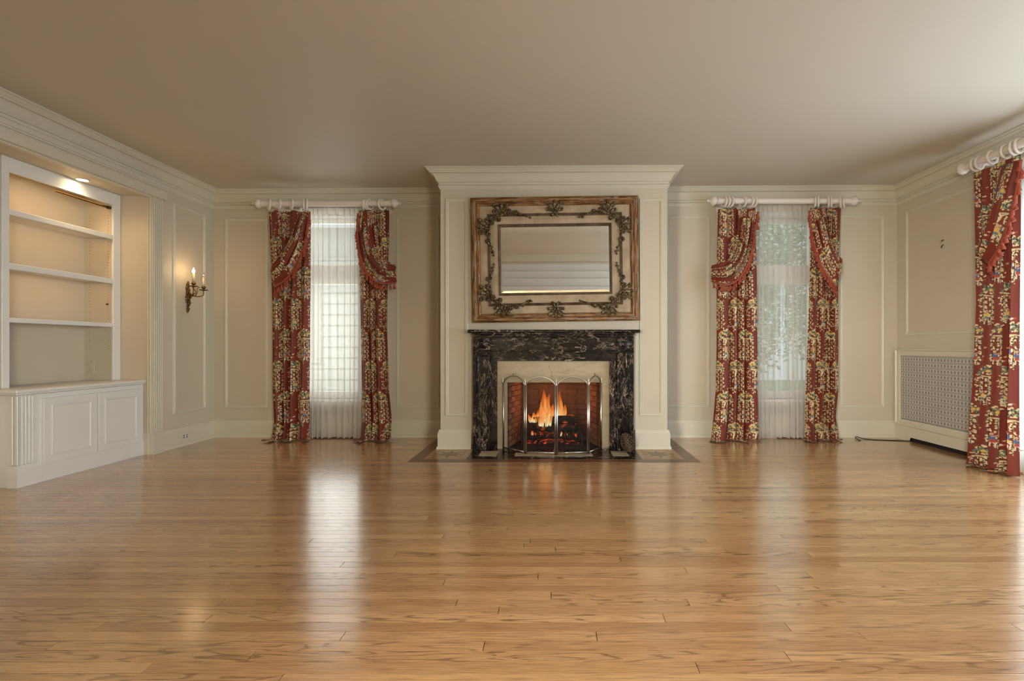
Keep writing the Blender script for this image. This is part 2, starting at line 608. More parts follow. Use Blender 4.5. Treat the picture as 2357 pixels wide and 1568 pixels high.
    def sweep(s, path, prof, cap=True):     # mitred moulding along a path in plan; p to the right of travel, d downwards
        n = len(path)
        rings = []
        for k in range(n):
            pt = Vector(path[k])
            dirs = []
            if k > 0:
                dirs.append((pt - Vector(path[k - 1])).xy.normalized())
            if k < n - 1:
                dirs.append((Vector(path[k + 1]) - pt).xy.normalized())
            nn = [Vector((d.y, -d.x)) for d in dirs]
            m = nn[0] if len(nn) == 1 else (nn[0] + nn[1]) / (1 + nn[0].dot(nn[1]))
            rings.append([(pt.x + m.x * p, pt.y + m.y * p, pt.z - d) for p, d in prof])
        i = len(s.v)
        q = len(prof)
        s.grid(rings, q, n)
        if cap:
            s.f.append(tuple(i + j for j in range(q)))
            s.f.append(tuple(i + (n - 1) * q + j for j in range(q))[::-1])
        return s

    def frame(s, o, ax, az, nr, x0, x1, z0, z1, prof, uv=False):   # mitred rectangular moulding; prof (inset, proud)
        o, ax, az, nr = Vector(o), Vector(ax), Vector(az), Vector(nr)
        rings = []
        for (ins, pr) in prof:
            rings.append([o + ax * x + az * z + nr * pr for x, z in ((x0 + ins, z0 + ins), (x1 - ins, z0 + ins), (x1 - ins, z1 - ins), (x0 + ins, z1 - ins))])
        base = len(s.f)
        s.grid(rings, 4, len(rings), True)
        if uv:
            L = [0, x1 - x0, x1 - x0 + z1 - z0, 2 * (x1 - x0) + z1 - z0, 2 * (x1 - x0 + z1 - z0)]
            fi = base
            for a in range(len(rings) - 1):
                for b in range(4):
                    va, vb = a / len(rings) * 0.14 + b * 0.31, (a + 1) / len(rings) * 0.14 + b * 0.31
                    s.uv[fi] = ((L[b], va), (L[b + 1], va), (L[b + 1], vb), (L[b], vb))
                    fi += 1
        return s

    def xf(s, mat, start=0):
        for k in range(start, len(s.v)):
            s.v[k] = tuple(mat @ Vector(s.v[k]))
        return s

    def mesh(s, name):
        me = bpy.data.meshes.new(name)
        me.from_pydata(s.v, [], s.f)
        if s.uv:
            lay = me.uv_layers.new(name='UVMap')
            for k, p in enumerate(me.polygons):
                if k in s.uv:
                    for li, c in zip(p.loop_indices, s.uv[k]):
                        lay.data[li].uv = c
        me.update()
        return me

    def build(s, name, mat, parent=None, smooth=False, angle=None):
        me = s.mesh(name)
        if mat:
            me.materials.append(mat)
        bm = bmesh.new()
        bm.from_mesh(me)
        bmesh.ops.recalc_face_normals(bm, faces=bm.faces)
        bm.to_mesh(me)
        bm.free()
        if smooth:
            me.polygons.foreach_set('use_smooth', [True] * len(me.polygons))
            if angle:
                me.set_sharp_from_angle(angle=math.radians(angle))
        o = bpy.data.objects.new(name, me)
        COL.objects.link(o)
        if parent:
            o.parent = parent
        return o


def inst(name, me, parent=None, mat=None):
    o = bpy.data.objects.new(name, me)
    COL.objects.link(o)
    if parent:
        o.parent = parent
    if mat is not None:
        o.matrix_local = mat
    return o


def thing(name, label, cat, group=None):
    o = bpy.data.objects.new(name, None)
    COL.objects.link(o)
    o.empty_display_size = 0.05
    return tag(o, label, cat, group)


def tag(o, label, cat, group=None):
    o['label'] = label
    o['category'] = cat
    if group:
        o['group'] = group
    return o


def struct(o, label=None):
    o['kind'] = 'structure'
    if label:
        o['label'] = label
    return o


def catmull(pts, n):
    pts = [np.array(p, float) for p in pts]
    P4 = [2 * pts[0] - pts[1]] + pts + [2 * pts[-1] - pts[-2]]
    d = [0]
    for k in range(1, len(pts)):
        d.append(d[-1] + np.linalg.norm(pts[k] - pts[k - 1]))
    out = []
    for q in np.linspace(0, d[-1], n):
        k = min(max(int(np.searchsorted(d, q, 'right')) - 1, 0), len(pts) - 2)
        t = (q - d[k]) / max(d[k + 1] - d[k], 1e-9)
        a, b, c, e = P4[k], P4[k + 1], P4[k + 2], P4[k + 3]
        out.append(0.5 * (2 * b + (c - a) * t + (2 * a - 5 * b + 4 * c - e) * t * t + (-a + 3 * b - 3 * c + e) * t ** 3))
    return np.array(out)


# ------------------------------------------------------------------ the setting: floor
fl = struct(MB().box(-4.6, 4.3, -4.0, 5.70, -0.16, -0.012).build('floor', M['subfloor']), 'honey oak strip floor')


def plank_obj(rects, name, parent):
    mb = MB()
    cols = []
    for (x0, x1, y0, y1, sk, c) in rects:
        g = 0.0012
        zt = 0.0
        mb.hexa([(x0 + g - sk, y0 + g, -0.012), (x1 - g - sk, y0 + g, -0.012), (x1 - g + sk, y1 - g, -0.012), (x0 + g + sk, y1 - g, -0.012),
                 (x0 + g - sk, y0 + g, zt), (x1 - g - sk, y0 + g, zt), (x1 - g + sk, y1 - g, zt), (x0 + g + sk, y1 - g, zt)])
        cols += [c] * 8
    me = mb.mesh(name)
    a = me.color_attributes.new('pc', 'FLOAT_COLOR', 'POINT')
    a.data.foreach_set('color', np.array(cols, dtype=np.float32).ravel())
    me.materials.append(M['floor'])
    o = bpy.data.objects.new(name, me)
    COL.objects.link(o)
    o.parent = parent
    return o


PW = 0.0556
near, rest = [], []
row = 0
y = YF - 0.2
while y < YB:
    y1 = min(y + PW, YB)
    x = -4.28 - rnd.random() * 1.2
    while x < XR:
        L = 0.8 + rnd.random() ** 1.2 * 2.1
        c = (min(1, max(0, rnd.gauss(0.5, 0.19))), rnd.random(), rnd.random(), 1)
        r = (max(x, -4.28), min(x + L, XR), y, y1, 0.0, c)
        if r[1] - r[0] > 0.03:
            vis = (y1 > 1.45) and (r[1] > -(VX / F) * y1 - 0.1) and (r[0] < ((IW - VX) / F) * y1 + 0.1)
            (near if vis else rest).append(r)
        x += L
    y = y1
near.sort(key=lambda r: r[2])
for r in near[:300]:
    plank_obj([r], 'plank', fl)
far = plank_obj(near[300:] + rest, 'distant_planks', fl)
far['kind'] = 'stuff'

# ------------------------------------------------------------------ ceiling and walls
mb = MB()
mb.hexa([(-4.6, -4, zc(-4.6)), (4.3, -4, zc(4.3)), (4.3, 5.7, zc(4.3)), (-4.6, 5.7, zc(-4.6)),
         (-4.6, -4, 2.95), (4.3, -4, 2.95), (4.3, 5.7, 2.95), (-4.6, 5.7, 2.95)])
struct(mb.build('ceiling', M['ceil']))


def wall_boxes(mb, s0, s1, holes, put, ztop=2.9):
    holes = sorted(holes)
    x = s0
    for (a, b, z0, z1) in holes:
        put(mb, x, a, 0, ztop)
        if z0 > 0:
            put(mb, a, b, 0, z0)
        put(mb, a, b, z1, ztop)
        x = b
    put(mb, x, s1, 0, ztop)


WL = (-2.885, -2.155, 0.42, 2.43)       # back wall windows
WR = (2.195, 2.905, 0.42, 2.43)
mb = MB()
wall_boxes(mb, XL - 0.25, XR + 0.25, [WL, WR], lambda m, a, b, z0, z1: m.box(a, b, YB, YB + 0.24, z0, z1))
struct(mb.build('wall_back', M['wall']))
RW = [(0.2, 1.7, 0.12, 2.32), (2.37, 3.97, 0.12, 2.32)]
mb = MB()
wall_boxes(mb, -4, YB, RW, lambda m, a, b, z0, z1: m.box(XR, XR + 0.24, a, b, z0, z1))
struct(mb.build('wall_right', M['wall']))

# left wall: a pier in the corner, a header over the long alcove, the alcove's back
YJ, XA, ZS = 4.538, -4.004, 2.396
mb = MB()
mb.box(XL - 0.55, XL, YJ + 0.02, YB, 0, 2.9)
mb.box(XL - 0.55, XL, 1.2, YJ + 0.02, ZS, 2.9)
mb.box(XL - 0.55, XL, YF, 1.2, 0, 2.9)
mb.box(XA - 0.1, XA - 0.012, 1.2, 3.44, 0, ZS)
mb.box(XA - 0.1, XA - 0.012, 3.44, 3.56, 0.70, ZS)
mb.box(XL - 0.65, XL - 0.55, 3.5, YJ + 0.1, 0, 2.9)
mb.box(XL - 0.55, XL, -4, YF - 0.2, 0, 2.9)
struct(mb.build('wall_left', M['wall']))
# front wall behind the camera with a wide opening to the hall
mb = MB()
wall_boxes(mb, XL - 0.1, XR + 0.1, [(-1.6, 1.6, 0.0, 1.84)], lambda m, a, b, z0, z1: m.box(a, b, YF - 0.2, YF, z0, z1))
struct(mb.build('wall_front', M['white']))
mb = MB()
for z, p in ((2.40, 0.012), (2.254, 0.030), (2.09, 0.055)):
    mb.box(-1.95, 1.95, YF, YF + p, 1.84, z)
    mb.bbox(-1.95, 1.95, YF, YF + p + .012, z - .012, z + .006, .003)
struct(mb.build('trim_30', M['white']))
mb = MB().box(-4.1, 4.1, -4.1, -4.0, 0, 2.9)
mb.box(XR + .05, XR + .25, -4.0, YF - .2, 0, 2.9)
struct(mb.build('wall_hall', M['wall']))

# chimney breast with the fireplace opening
FX0, FX1, FZ = -0.457, 0.465, 0.649
SX0, SX1, SZ = (1144 - VX) / F * 4.79, (1403 - VX) / F * 4.79, 1 - (831 - VY) / F * 4.79
mb = MB()
mb.box(-CHX, SX0 - 0.02, YC, YB, 0, 2.9)
mb.box(SX1 + 0.02, CHX, YC, YB, 0, 2.9)
mb.box(SX0 - 0.02, SX1 + 0.02, YC, YB, SZ + 0.01, 2.9)
struct(mb.build('wall_chimney', M['wall']))

CROWN = [(0, 0), (.1245, 0), (.1245, .010), (.108, .018), (.108, .023), (.088, .040), (.088, .046), (.070, .049), (.058, .062), (.046, .082), (.036, .104),
         (.028, .113), (.028, .120), (.016, .122), (.016, .146), (.005, .147), (.005, .150), (.020, .150), (.020, .160), (.012, .170), (.004, .186), (0, .186)]
BASE = [(0, .188), (.012, .188), (.014, .182), (.018, .166), (.024, .158), (.024, .030), (.030, .028), (.033, .018), (.034, 0), (0, 0)]


def crown(path, name):
    mb = MB()
    mb.sweep([(x, y_, zc(x)) for x, y_ in path], CROWN)
    return struct(mb.build(name, M['trim'], smooth=True, angle=30))


def base(path, name, mat='trim'):
    mb = MB()
    mb.sweep([(x, y_, 0) for x, y_ in path], [(p, -d) for p, d in BASE])
    return struct(mb.build(name, M[mat], smooth=True, angle=30))


crown([(XL, YF), (XL, YB), (-CHX, YB), (-CHX, YC), (CHX, YC), (CHX, YB), (XR, YB), (XR, YF), (XL, YF)], 'trim_1')
base([(XL, 4.669), (XL, YB), (-CHX, YB), (-CHX, YC), (SX0 - 0.25, YC)], 'baseboard_left')
base([(SX1 + 0.25, YC), (CHX, YC), (CHX, YB), (XR, YB), (XR, 5.18)], 'baseboard_right')
base([(XL, YF), (XL, 1.2)], 'baseboard_front')

# picture-frame panel mouldings
PM = [(0, 0), (0, .007), (.005, .011), (.012, .012), (.017, .008), (.020, .008), (.024, .012), (.029, .009), (.032, 0)]
trim_no = [2]


def panel(o, ax, nr, x0, x1, z0, z1):
    mb = MB()
    mb.frame(o, ax, (0, 0, 1), nr, x0, x1, z0, z1, PM)
    t = struct(mb.build('trim_%d' % trim_no[0], M['trim']))
    trim_no[0] += 1
    a, n, oo = Vector(ax), Vector(nr), Vector(o)
    pts = [oo + a * x + Vector((0, 0, z)) + n * 0.0015 for x, z in ((x0 + .03, z0 + .03), (x1 - .03, z0 + .03), (x1 - .03, z1 - .03), (x0 + .03, z1 - .03))]
    b = MB()
    b.v = [tuple(p) for p in pts] + [tuple(p - n * 0.0013) for p in pts]
    b.f = [(0, 1, 2, 3), (7, 6, 5, 4), (0, 4, 5, 1), (1, 5, 6, 2), (2, 6, 7, 3), (3, 7, 4, 0)]
    b.build('panel_field', M['panel'], t)


def back_panel(px0, px1, py0, py1):
    a, b = P(px0, py1, YB), P(px1, py0, YB)
    panel((0, YB, 0), (1, 0, 0), (0, -1, 0), a.x, b.x, a.z, b.z)


back_panel(518, 617, 503, 940)
back_panel(912.5, 1010.5, 499, 940)
back_panel(1535, 1633.7, 497, 938)
back_panel(1933.5, 2035, 495, 938)
for a, b in ((1025, 1077.5), (1472, 1526.5)):
    p, q = P(a, 957, YC), P(b, 457.5, YC)
    panel((0, YC, 0), (1, 0, 0), (0, -1, 0), p.x, q.x, p.z, q.z)
p, q = PX(397, 954, XL), PX(472, 494, XL)
panel((XL, 0, 0), (0, 1, 0), (1, 0, 0), p.y, q.y, p.z, q.z)
p = PX(2086, 487, XR)
panel((XR, 0, 0), (0, 1, 0), (-1, 0, 0), 4.10, p.y, PX(2086, 772, XR).z, p.z)

# casing, header and jamb of the alcove
mb = MB()
XC = -3.697
mb.box(XL - 0.30, XC, YJ, YJ + 0.128, 0, 0.20)                              # plinth block
mb.box(XL - 0.30, XC - 0.012, YJ + 0.004, YJ + 0.122, 0.20, ZS + 0.01)      # shaft
for k in range(5):
    y0 = YJ + 0.010 + k * 0.022
    mb.bbox(XC - 0.013, XC - 0.004, y0, y0 + 0.014, 0.21, ZS - 0.01, 0.003)
mb.bbox(XC - 0.040, XC - 0.026, YJ - 0.006, YJ + 0.01, 0.20, ZS, 0.003)
mb.bbox(XC - 0.062, XC - 0.050, YJ - 0.004, YJ + 0.01, 0.0, ZS, 0.003)
struct(mb.build('trim_20', M['trim']), 'fluted white casing at the alcove')
mb = MB()
mb.box(XL - 0.05, XC + 0.008, 1.0, YJ + 0.145, ZS - 0.004, 2.476)
mb.bbox(XC + 0.002, XC + 0.014, 1.0, YJ + 0.150, 2.462, 2.474, 0.003)
mb.box(XL - 0.05, XC + 0.020, 1.0, YJ + 0.155, 2.476, 2.490)
mb.box(XL - 0.05, XC + 0.030, 1.0, YJ + 0.165, 2.490, 2.505)
mb.box(XL - 0.05, XC + 0.022, 1.0, YJ + 0.158, 2.505, 2.53)
mb.bbox(XC - 0.045, XC - 0.02, 1.2, YJ, ZS - 0.018, ZS - 0.003, 0.003)
struct(mb.build('trim_21', M['trim']), 'moulded white header over the alcove')
mb = MB()
mb.box(XA - 0.26, XC - 0.02, YJ + .003, YJ + 0.03, 0, ZS - .001)
struct(mb.build('trim_22', M['panel']), 'plain jamb of the alcove')


# ------------------------------------------------------------------ windows, radiator grilles below them
def make_window(n, W):
    x0, x1, z0, z1 = W
    y0, y1 = YB + 0.08, YB + 0.13
    w = struct(bpy.data.objects.new('window_%d' % n, None))
    COL.objects.link(w)
    f = MB()
    for a, b in ((x0, x0 + 0.045), (x1 - 0.045, x1)):
        f.bbox(a, b, y0, y1, z0, z1)
    f.bbox(x0 + .04, x1 - .04, y0, y1, z1 - 0.05, z1)
    f.build('window_frame', M['white'], w)
    MB().bbox(x0 + .04, x1 - .04, y0 - .01, y1, 1.775, 1.91).build('transom_bar', M['white'], w)
    MB().bbox(x0 + .04, x1 - .04, y0, y1, 1.70, 1.775).build('top_rail', M['white'], w)
    MB().bbox(x0 + .04, x1 - .04, y0, y1, z0, z0 + 0.08).build('bottom_rail', M['white'], w)
    MB().box(x0 + .04, x1 - .04, y0 + .022, y0 + .026, 1.905, z1 - 0.045).build('pane', M['glass'], w)
    MB().box(x0 + .04, x1 - .04, y0 + .022, y0 + .026, z0 + 0.075, 1.705).build('pane', M['glass'], w)
    MB().bbox(x0 - .05, x1 + .05, YB - .035, y0, z0 - 0.03, z0).build('window_sill', M['white'], w)
    c = MB()
    c.bbox(x0 - .08, x0 + .002, YB - .022, YB + .005, z0, z1 - .001)
    c.bbox(x1 - .002, x1 + .08, YB - .022, YB + .005, z0, z1 - .001)
    c.bbox(x0 - .08, x1 + .08, YB - .022, YB + .005, z1, z1 + .08)
    c.build('window_casing', M['white'], w)


make_window(1, WL)
make_window(2, WR)
for k, (a, b, z0, z1) in enumerate(RW):
    w = struct(bpy.data.objects.new('window_%d' % (3 + k), None))
    COL.objects.link(w)
    f = MB()
    for yy in (a, b - 0.06):
        f.bbox(XR + .06, XR + .12, yy, yy + 0.06, z0, z1)
    f.bbox(XR + .064, XR + .116, a + .01, b - .01, z1 - 0.06, z1 - .001)
    f.bbox(XR + .064, XR + .116, a + .01, b - .01, z0 + .001, z0 + .08)
    f.bbox(XR + .06, XR + .12, (a + b) / 2 - .03, (a + b) / 2 + .03, z0, z1)
    f.build('window_frame', M['white'], w)
    for s0, s1 in ((a + .05, (a + b) / 2 - .02), ((a + b) / 2 + .02, b - .05)):
        MB().box(XR + .088, XR + .092, s0, s1, z0 + .07, z1 - .05).build('pane', M['glass'], w)


def grille_mesh(o, ax, nr, w, h):
    o, ax, nr, az = Vector(o), Vector(ax), Vector(nr), Vector((0, 0, 1))
    mb = MB()
    p = [o, o + ax * w, o + ax * w + az * h, o + az * h]
    mb.v = [tuple(q + nr * 0.004) for q in p] + [tuple(q) for q in p]
    mb.f = [(0, 1, 2, 3), (7, 6, 5, 4), (0, 4, 5, 1), (1, 5, 6, 2), (2, 6, 7, 3), (3, 7, 4, 0)]
    mb.uv = {0: ((0, 0), (w, 0), (w, h), (0, h))}
    return mb


for (W, lab) in ((WL, 'low white lattice radiator grille below the left back window behind the sheer'), (WR, 'low white lattice radiator grille below the right back window behind the sheer')):
    t = thing('radiator_grille', lab, 'grille', 'radiator grilles below the back windows')
    grille_mesh((W[0] + 0.02, YB - 0.004, 0.238), (1, 0, 0), (0, -1, 0), W[1] - W[0] - 0.04, 0.133).build('lattice', M['grille'], t)
    MB().frame((0, YB, 0), (1, 0, 0), (0, 0, 1), (0, -1, 0), W[0] - .03, W[1] + .03, 0.20, 0.395,
               [(0, 0), (0, .012), (.03, .014), (.04, .010), (.05, 0.004)]).build('grille_frame', M['trim'], t)
    MB().box(W[0] + 0.25, W[1] - 0.05, YB - 0.0365, YB - 0.03, 0.0, 0.022).build('toe_vent', M['dark'], t)

# radiator cover on the right wall
t = thing('radiator_cover', 'white radiator cover with lattice grille and black toe gap under the right wall panel', 'radiator cover')
y0r, y1r = 3.95, 5.39
grille_mesh((XR - 0.028, 4.02, 0.228), (0, 1, 0), (-1, 0, 0), 5.322 - 4.02, 0.68).build('lattice', M['grille'], t)
MB().frame((XR, 0, 0), (0, 1, 0), (0, 0, 1), (-1, 0, 0), y0r, y1r, 0.150, 0.975,
           [(0, 0), (0, .045), (.006, .052), (.014, .052), (.020, .044), (.026, .040), (.050, .040), (.068, .036), (.072, .028)]).build('cover_frame', M['trim'], t)
mb = MB()
mb.box(XR - .044, XR, y0r, 5.18, 0.044, 0.150)
mb.box(XR - .044, XR, 5.18, 5.386, 0.0, 0.150)
mb.bbox(XR - .054, XR, y0r, 5.386, 0.150, 0.176, 0.008)
mb.build('plinth', M['trim'], t)
MB().box(XR - .012, XR - .001, y0r, 5.18, 0.0, 0.044).build('toe_gap', M['dark'], t)

# ------------------------------------------------------------------ bookcase, cabinet, worktop
XI, CY0, CY1 = -4.272, 3.5626, YJ
b = thing('bookcase', 'built-in white bookcase with three shelves and warm lighting in the left alcove', 'bookcase')
MB().box(XI - 0.02, XI, CY0, CY1 - .03, 0.693, ZS).build('back_panel', M['wall'], b)
sp = MB().box(XI, XA - .0205, CY1 - 0.072, CY1 - 0.052, 0.693, ZS).build('side_panel', M['wall'], b)
MB().box(XI, XA - .0205, CY0 + 0.03, CY0 + 0.049, 0.693, ZS).build('side_panel', M['wall'], b)
MB().box(XI, XA - .0205, CY0, CY1 - .001, 2.375, ZS - .001).build('top_panel', M['wall'], b)
MB().bbox(XA - .02, XA, CY1 - 0.074, CY1 - 0.0005, 0.693, ZS - .001, 0.002).build('stile', M['cab'], b)
MB().bbox(XA - .02, XA, CY0, CY0 + 0.049, 0.693, ZS - .001, 0.002).build('stile', M['cab'], b)
MB().bbox(XA - .02, XA, CY0 + 0.0495, CY1 - 0.0745, 2.286, ZS - .001, 0.002).build('top_rail', M['cab'], b)
for z0, z1 in ((1.973, 2.015), (1.571, 1.616), (1.178, 1.213)):
    sh = MB()
    sh.box(XI + .004, XA - .022, CY0 + 0.05, CY1 - 0.076, z0 + .016, z1 - .001)
    sh.bbox(XA - .03, XA - .003, CY0 + 0.05, CY1 - 0.076, z0, z1, .003)
    sh.build('shelf', M['cab'], b)
mb = MB()
for xx in (XI + 0.05, XA - 0.05):
    for k in range(46):
        z = 0.98 + k * 0.027
        if any(z0 - .01 < z < z1 + .01 for z0, z1 in ((1.973, 2.015), (1.571, 1.616), (1.178, 1.213))):
            continue
        mb.sphere((xx, CY1 - 0.0725, z), 0.0030, 6, 3)
ph = mb.build('shelf_pin_holes', M['bronze'], sp)
ph['kind'] = 'stuff'
MB().lathe([(0.001, -.012), (.007, -.012), (.008, -.004), (.008, 0)], (XA - 0.055, CY1 - 0.0725, 1.385), 'y', 12).build('brass_shelf_pin', M['bronze'], sp)
# slim lamp bars that light the bays
lb = thing('light_bar', 'slim brass picture-light bar inside the top of the lit bookcase', 'light')
MB().tube([(XA - 0.035, 3.98, 2.262), (XA - 0.035, CY1 - 0.085, 2.262)], 0.009, 10).build('tube', M['bronze'], lb)
MB().tube([(XA - 0.035, CY1 - 0.10, 2.262), (XA - 0.035, CY1 - 0.072, 2.262)], 0.014, 10).build('end_cap', M['bronze'], lb)
WARM = (1.0, 0.56, 0.22)
for z, e in ((2.27, 0.46), (1.965, 0.30), (1.563, 0.24)):
    light('bookcase_lamp', 'AREA', (XA - 0.04, 4.03, z), (0, math.radians(20), 0), e, WARM, shape='RECTANGLE', size=0.03, size_y=0.72)

# recessed downlight in the alcove soffit
dl = thing('recessed_downlight', 'small round recessed downlight glowing in the alcove ceiling', 'light')
dc = (-3.935, 4.097, ZS - 0.004)
MB().torus(dc, 0.042, 0.005, 'z', 24, 8).build('trim_ring', M['white'], dl, True)
MB().lathe([(0.001, 0.001), (0.037, 0.001), (0.037, 0.0035), (0.001, 0.0035)], dc, 'z', 20).build('lamp_lens', M['lamp'], dl)
light('downlight_beam', 'SPOT', (dc[0] + .01, dc[1], dc[2] - 0.012), (0, math.radians(-6), 0), 5.5, (1.0, 0.70, 0.38), spot_size=2.6, spot_blend=0.9, shadow_soft_size=0.035)
light('downlight_beam', 'SPOT', (-3.86, 2.6, ZS - 0.02), (0, 0, 0), 4, (1.0, 0.70, 0.38), spot_size=2.3, spot_blend=0.9, shadow_soft_size=0.035)

c = thing('base_cabinet', 'low white cabinet with two panelled doors and a fluted corner under the bookcase', 'cabinet')
XF = -3.797
CZ = 0.652
mb = MB()
mb.box(XI, XF, 3.475, CY1 - .001, 0.0006, CZ)
mb.build('body', M['cab'], c)
mb = MB()
mb.box(XF, XF + .013, 3.466, 3.59, 0, 0.155)
mb.box(XF - 0.06, XF + .0128, 3.458, 3.4655, 0, 0.155)
mb.box(XF, XF + .003, 3.470, 3.585, 0.155, CZ)
for k in range(5):
    ya = 3.468 + k * 0.0235
    mb.bbox(XF + .002, XF + .0125, ya, ya + 0.0155, 0.158, CZ - .004, .003)
mb.bbox(XF - .010, XF + .0125, 3.462, 3.476, 0.158, CZ - .004, .003)
mb.bbox(XF - .036, XF - .022, 3.462, 3.476, 0.158, CZ - .004, .003)
mb.build('fluted_pilaster', M['cab'], c)
MB().box(XF - .02, XF + .004, 3.59, CY1 - .001, 0.0, 0.118).build('kick_board', M['cab'], c)
for ya, yb in ((3.636, 4.064), (4.072, 4.500)):
    d = MB().bbox(XF - .012, XF + .020, ya, yb, 0.126, 0.617, .002).build('door', M['cab'], c)
    MB().frame((XF + .020, 0, 0), (0, 1, 0), (0, 0, 1), (1, 0, 0), ya + .055, yb - .055, 0.126 + .055, 0.617 - .055,
               [(0, 0), (0, .004), (.006, .007), (.012, .004), (.016, 0.0005)]).build('door_moulding', M['cab'], d)
mb = MB()
mb.bbox(XI, XF + .030, 3.441, CY1 - .002, 0.670, 0.692, .004)
mb.bbox(XI, XF + .020, 3.452, CY1 - .002, 0.655, 0.671, .005)
tag(mb.build('cabinet_worktop', M['cab']), 'continuous white worktop with moulded edge on the low cabinet', 'worktop')

o = thing('wall_outlet', 'tan switch plate on the inner side of the bookcase bottom bay', 'switch')
p = P(209, 846, CY1 - 0.073)
MB().bbox(p.x - .034, p.x + .034, CY1 - .078, CY1 - .072, p.z - .055, p.z + .055, .002).build('plate', M['plate'], o)
MB().bbox(p.x - .016, p.x + .016, CY1 - .081, CY1 - .077, p.z - .034, p.z + .034, .001).build('rocker', M['plate'], o)
o = thing('baseboard_outlet', 'small white double socket set in the left baseboard', 'socket')
p = PX(426.5, 1004.5, XL + 0.026)
MB().bbox(XL + .023, XL + .028, p.y - .055, p.y + .055, p.z - .033, p.z + .033, .002).build('plate', M['trim'], o)
for dy in (-.020, .020):
    q = MB()
    for dz in (-.010, .010):
        q.box(XL + .0275, XL + .0295, p.y + dy - .006, p.y + dy + .006, p.z + dz - .005, p.z + dz + .005)
    q.build('socket_slots', M['dark'], o)

# ------------------------------------------------------------------ candle sconce on the left wall
sc = thing('wall_sconce', 'bronze two-arm candle sconce with one lit bulb on the left wall panel', 'sconce')
SY = 5.018
mb = MB()
for k in range(64):
    t_ = k / 63
    z = 1.358 + .300 * t_
    wv_ = .008 + .024 * math.sin(math.pi * min(1, t_ * 1.08)) ** 1.5
    mb.sphere((XL + .010 + rnd.uniform(0, .016) * (wv_ / .03), SY + rnd.uniform(-1, 1) * wv_, z), rnd.uniform(.006, .011) + .004 * t_, 7, 5, (rnd.uniform(.6, 1), rnd.uniform(.5, 1), rnd.uniform(.9, 1.8)))
mb.build('back_plate', M['bronze'], sc, True)
for sgn, lit in ((-1, True), (1, False)):
    yy = SY + sgn * 0.071
    dz = 0.0 if lit else -0.022
    pts = catmull([(XL + .02, SY, 1.56), (XL + .05, SY + sgn * .012, 1.525), (XL + .09, SY + sgn * .04, 1.515), (XL + .118, yy, 1.535), (XL + .122, yy, 1.60 + dz)], 22)
    MB().tube(pts, 0.006, 8, rs=[0.008 - 0.004 * k / 22 for k in range(22)]).build('arm', M['bronze'], sc, True)
    MB().tube(catmull([(XL + .07, SY + sgn * .02, 1.52), (XL + .10, SY + sgn * .01, 1.555), (XL + .085, SY + sgn * .03, 1.60), (XL + .105, SY + sgn * .045, 1.61)], 14), 0.004, 6).build('scroll', M['bronze'], sc, True)
    cx, z0 = XL + .122, 1.605 + dz
    MB().lathe([(0.001, -.006), (.012, -.004), (.042, .002), (.041, .006), (.012, .004), (.008, .014), (.018, .022), (.020, .034), (.014, .042), (.001, .042)], (cx, yy, z0), 'z', 16).build('drip_pan', M['bronze'], sc, True)
    cd = MB().lathe([(.001, .040), (.0115, .040), (.0105, .135), (.001, .136)], (cx, yy, z0), 'z', 14).build('candle_sleeve', M['candle'], sc, True)
    MB().lathe([(.001, .134), (.008, .136), (.013, .150), (.013, .158), (.008, .172), (.003, .186), (.0005, .192)], (cx, yy, z0), 'z', 14).build('bulb', M['bulb'] if lit else M['bulb_off'], sc, True)
    if lit:
        light('sconce_glow', 'POINT', (cx + .02, yy, z0 + .158), (0, 0, 0), 0.62, (1.0, 0.66, 0.32), shadow_soft_size=0.085)

hk = thing('wall_hook', 'two little brass hook ends left on the right wall panel', 'hook')
p = PX(2171.5, 553, XR)
MB().tube([(XR, p.y, p.z), (XR - .02, p.y, p.z - .005), (XR - .024, p.y + .008, p.z - .022)], .006, 8).build('upper_hook', M['bronze'], hk)
p = PX(2171.5, 566, XR)
MB().tube([(XR, p.y, p.z + .01), (XR - .016, p.y, p.z), (XR - .018, p.y + .004, p.z - .022)], .005, 8).build('lower_hook', M['black'], hk)

pts = catmull([(3.245, 5.20, .004), (3.262, 5.315, .012), (3.285, 5.325, .022), (3.34, 5.30, .006), (3.45, 5.245, .004), (3.6, 5.215, .004), (3.772, 5.16, .006)], 50)
tag(MB().tube(pts, 0.0042, 8).build('power_cord', M['black'], smooth=True), 'black power cord lying on the floor into the right radiator gap', 'cord')

# ------------------------------------------------------------------ fireplace
YM = 4.730                                       # marble front
fp = thing('fireplace_mantel', 'black and gold veined marble mantelpiece with roundel corner blocks', 'mantelpiece')
mx = lambda px, Y=YM: (px - VX) / F * Y
mz = lambda py, Y=YM: 1 - (py - VY) / F * Y
MB().bbox(mx(1076, 4.655), mx(1474, 4.655), 4.655, YC - .001, mz(766, 4.66), mz(759, 4.66), .004).build('mantel_shelf', M['marble_h'], fp)
mb = MB()
mb.bbox(mx(1088), mx(1460), YM - .040, YC - .001, mz(771), mz(766, 4.66), .004)
mb.bbox(mx(1090), mx(1458), YM - .022, YC - .001, mz(776), mz(771), .004)
mb.build('bed_moulding', M['marble_h'], fp)
MB().bbox(mx(1128.5), mx(1419.5), YM + .012, YC - .001, mz(808), mz(776), .002).build('frieze', M['marble_h'], fp)
MB().bbox(mx(1127), mx(1421), YM - .002, YC - .001, mz(812.5), mz(808), .003).build('fillet_moulding', M['marble_h'], fp)
MB().bbox(mx(1128.5), mx(1419.5), YM + .010, YC - .001, SZ, mz(812.5), .002).build('architrave', M['marble_h'], fp)
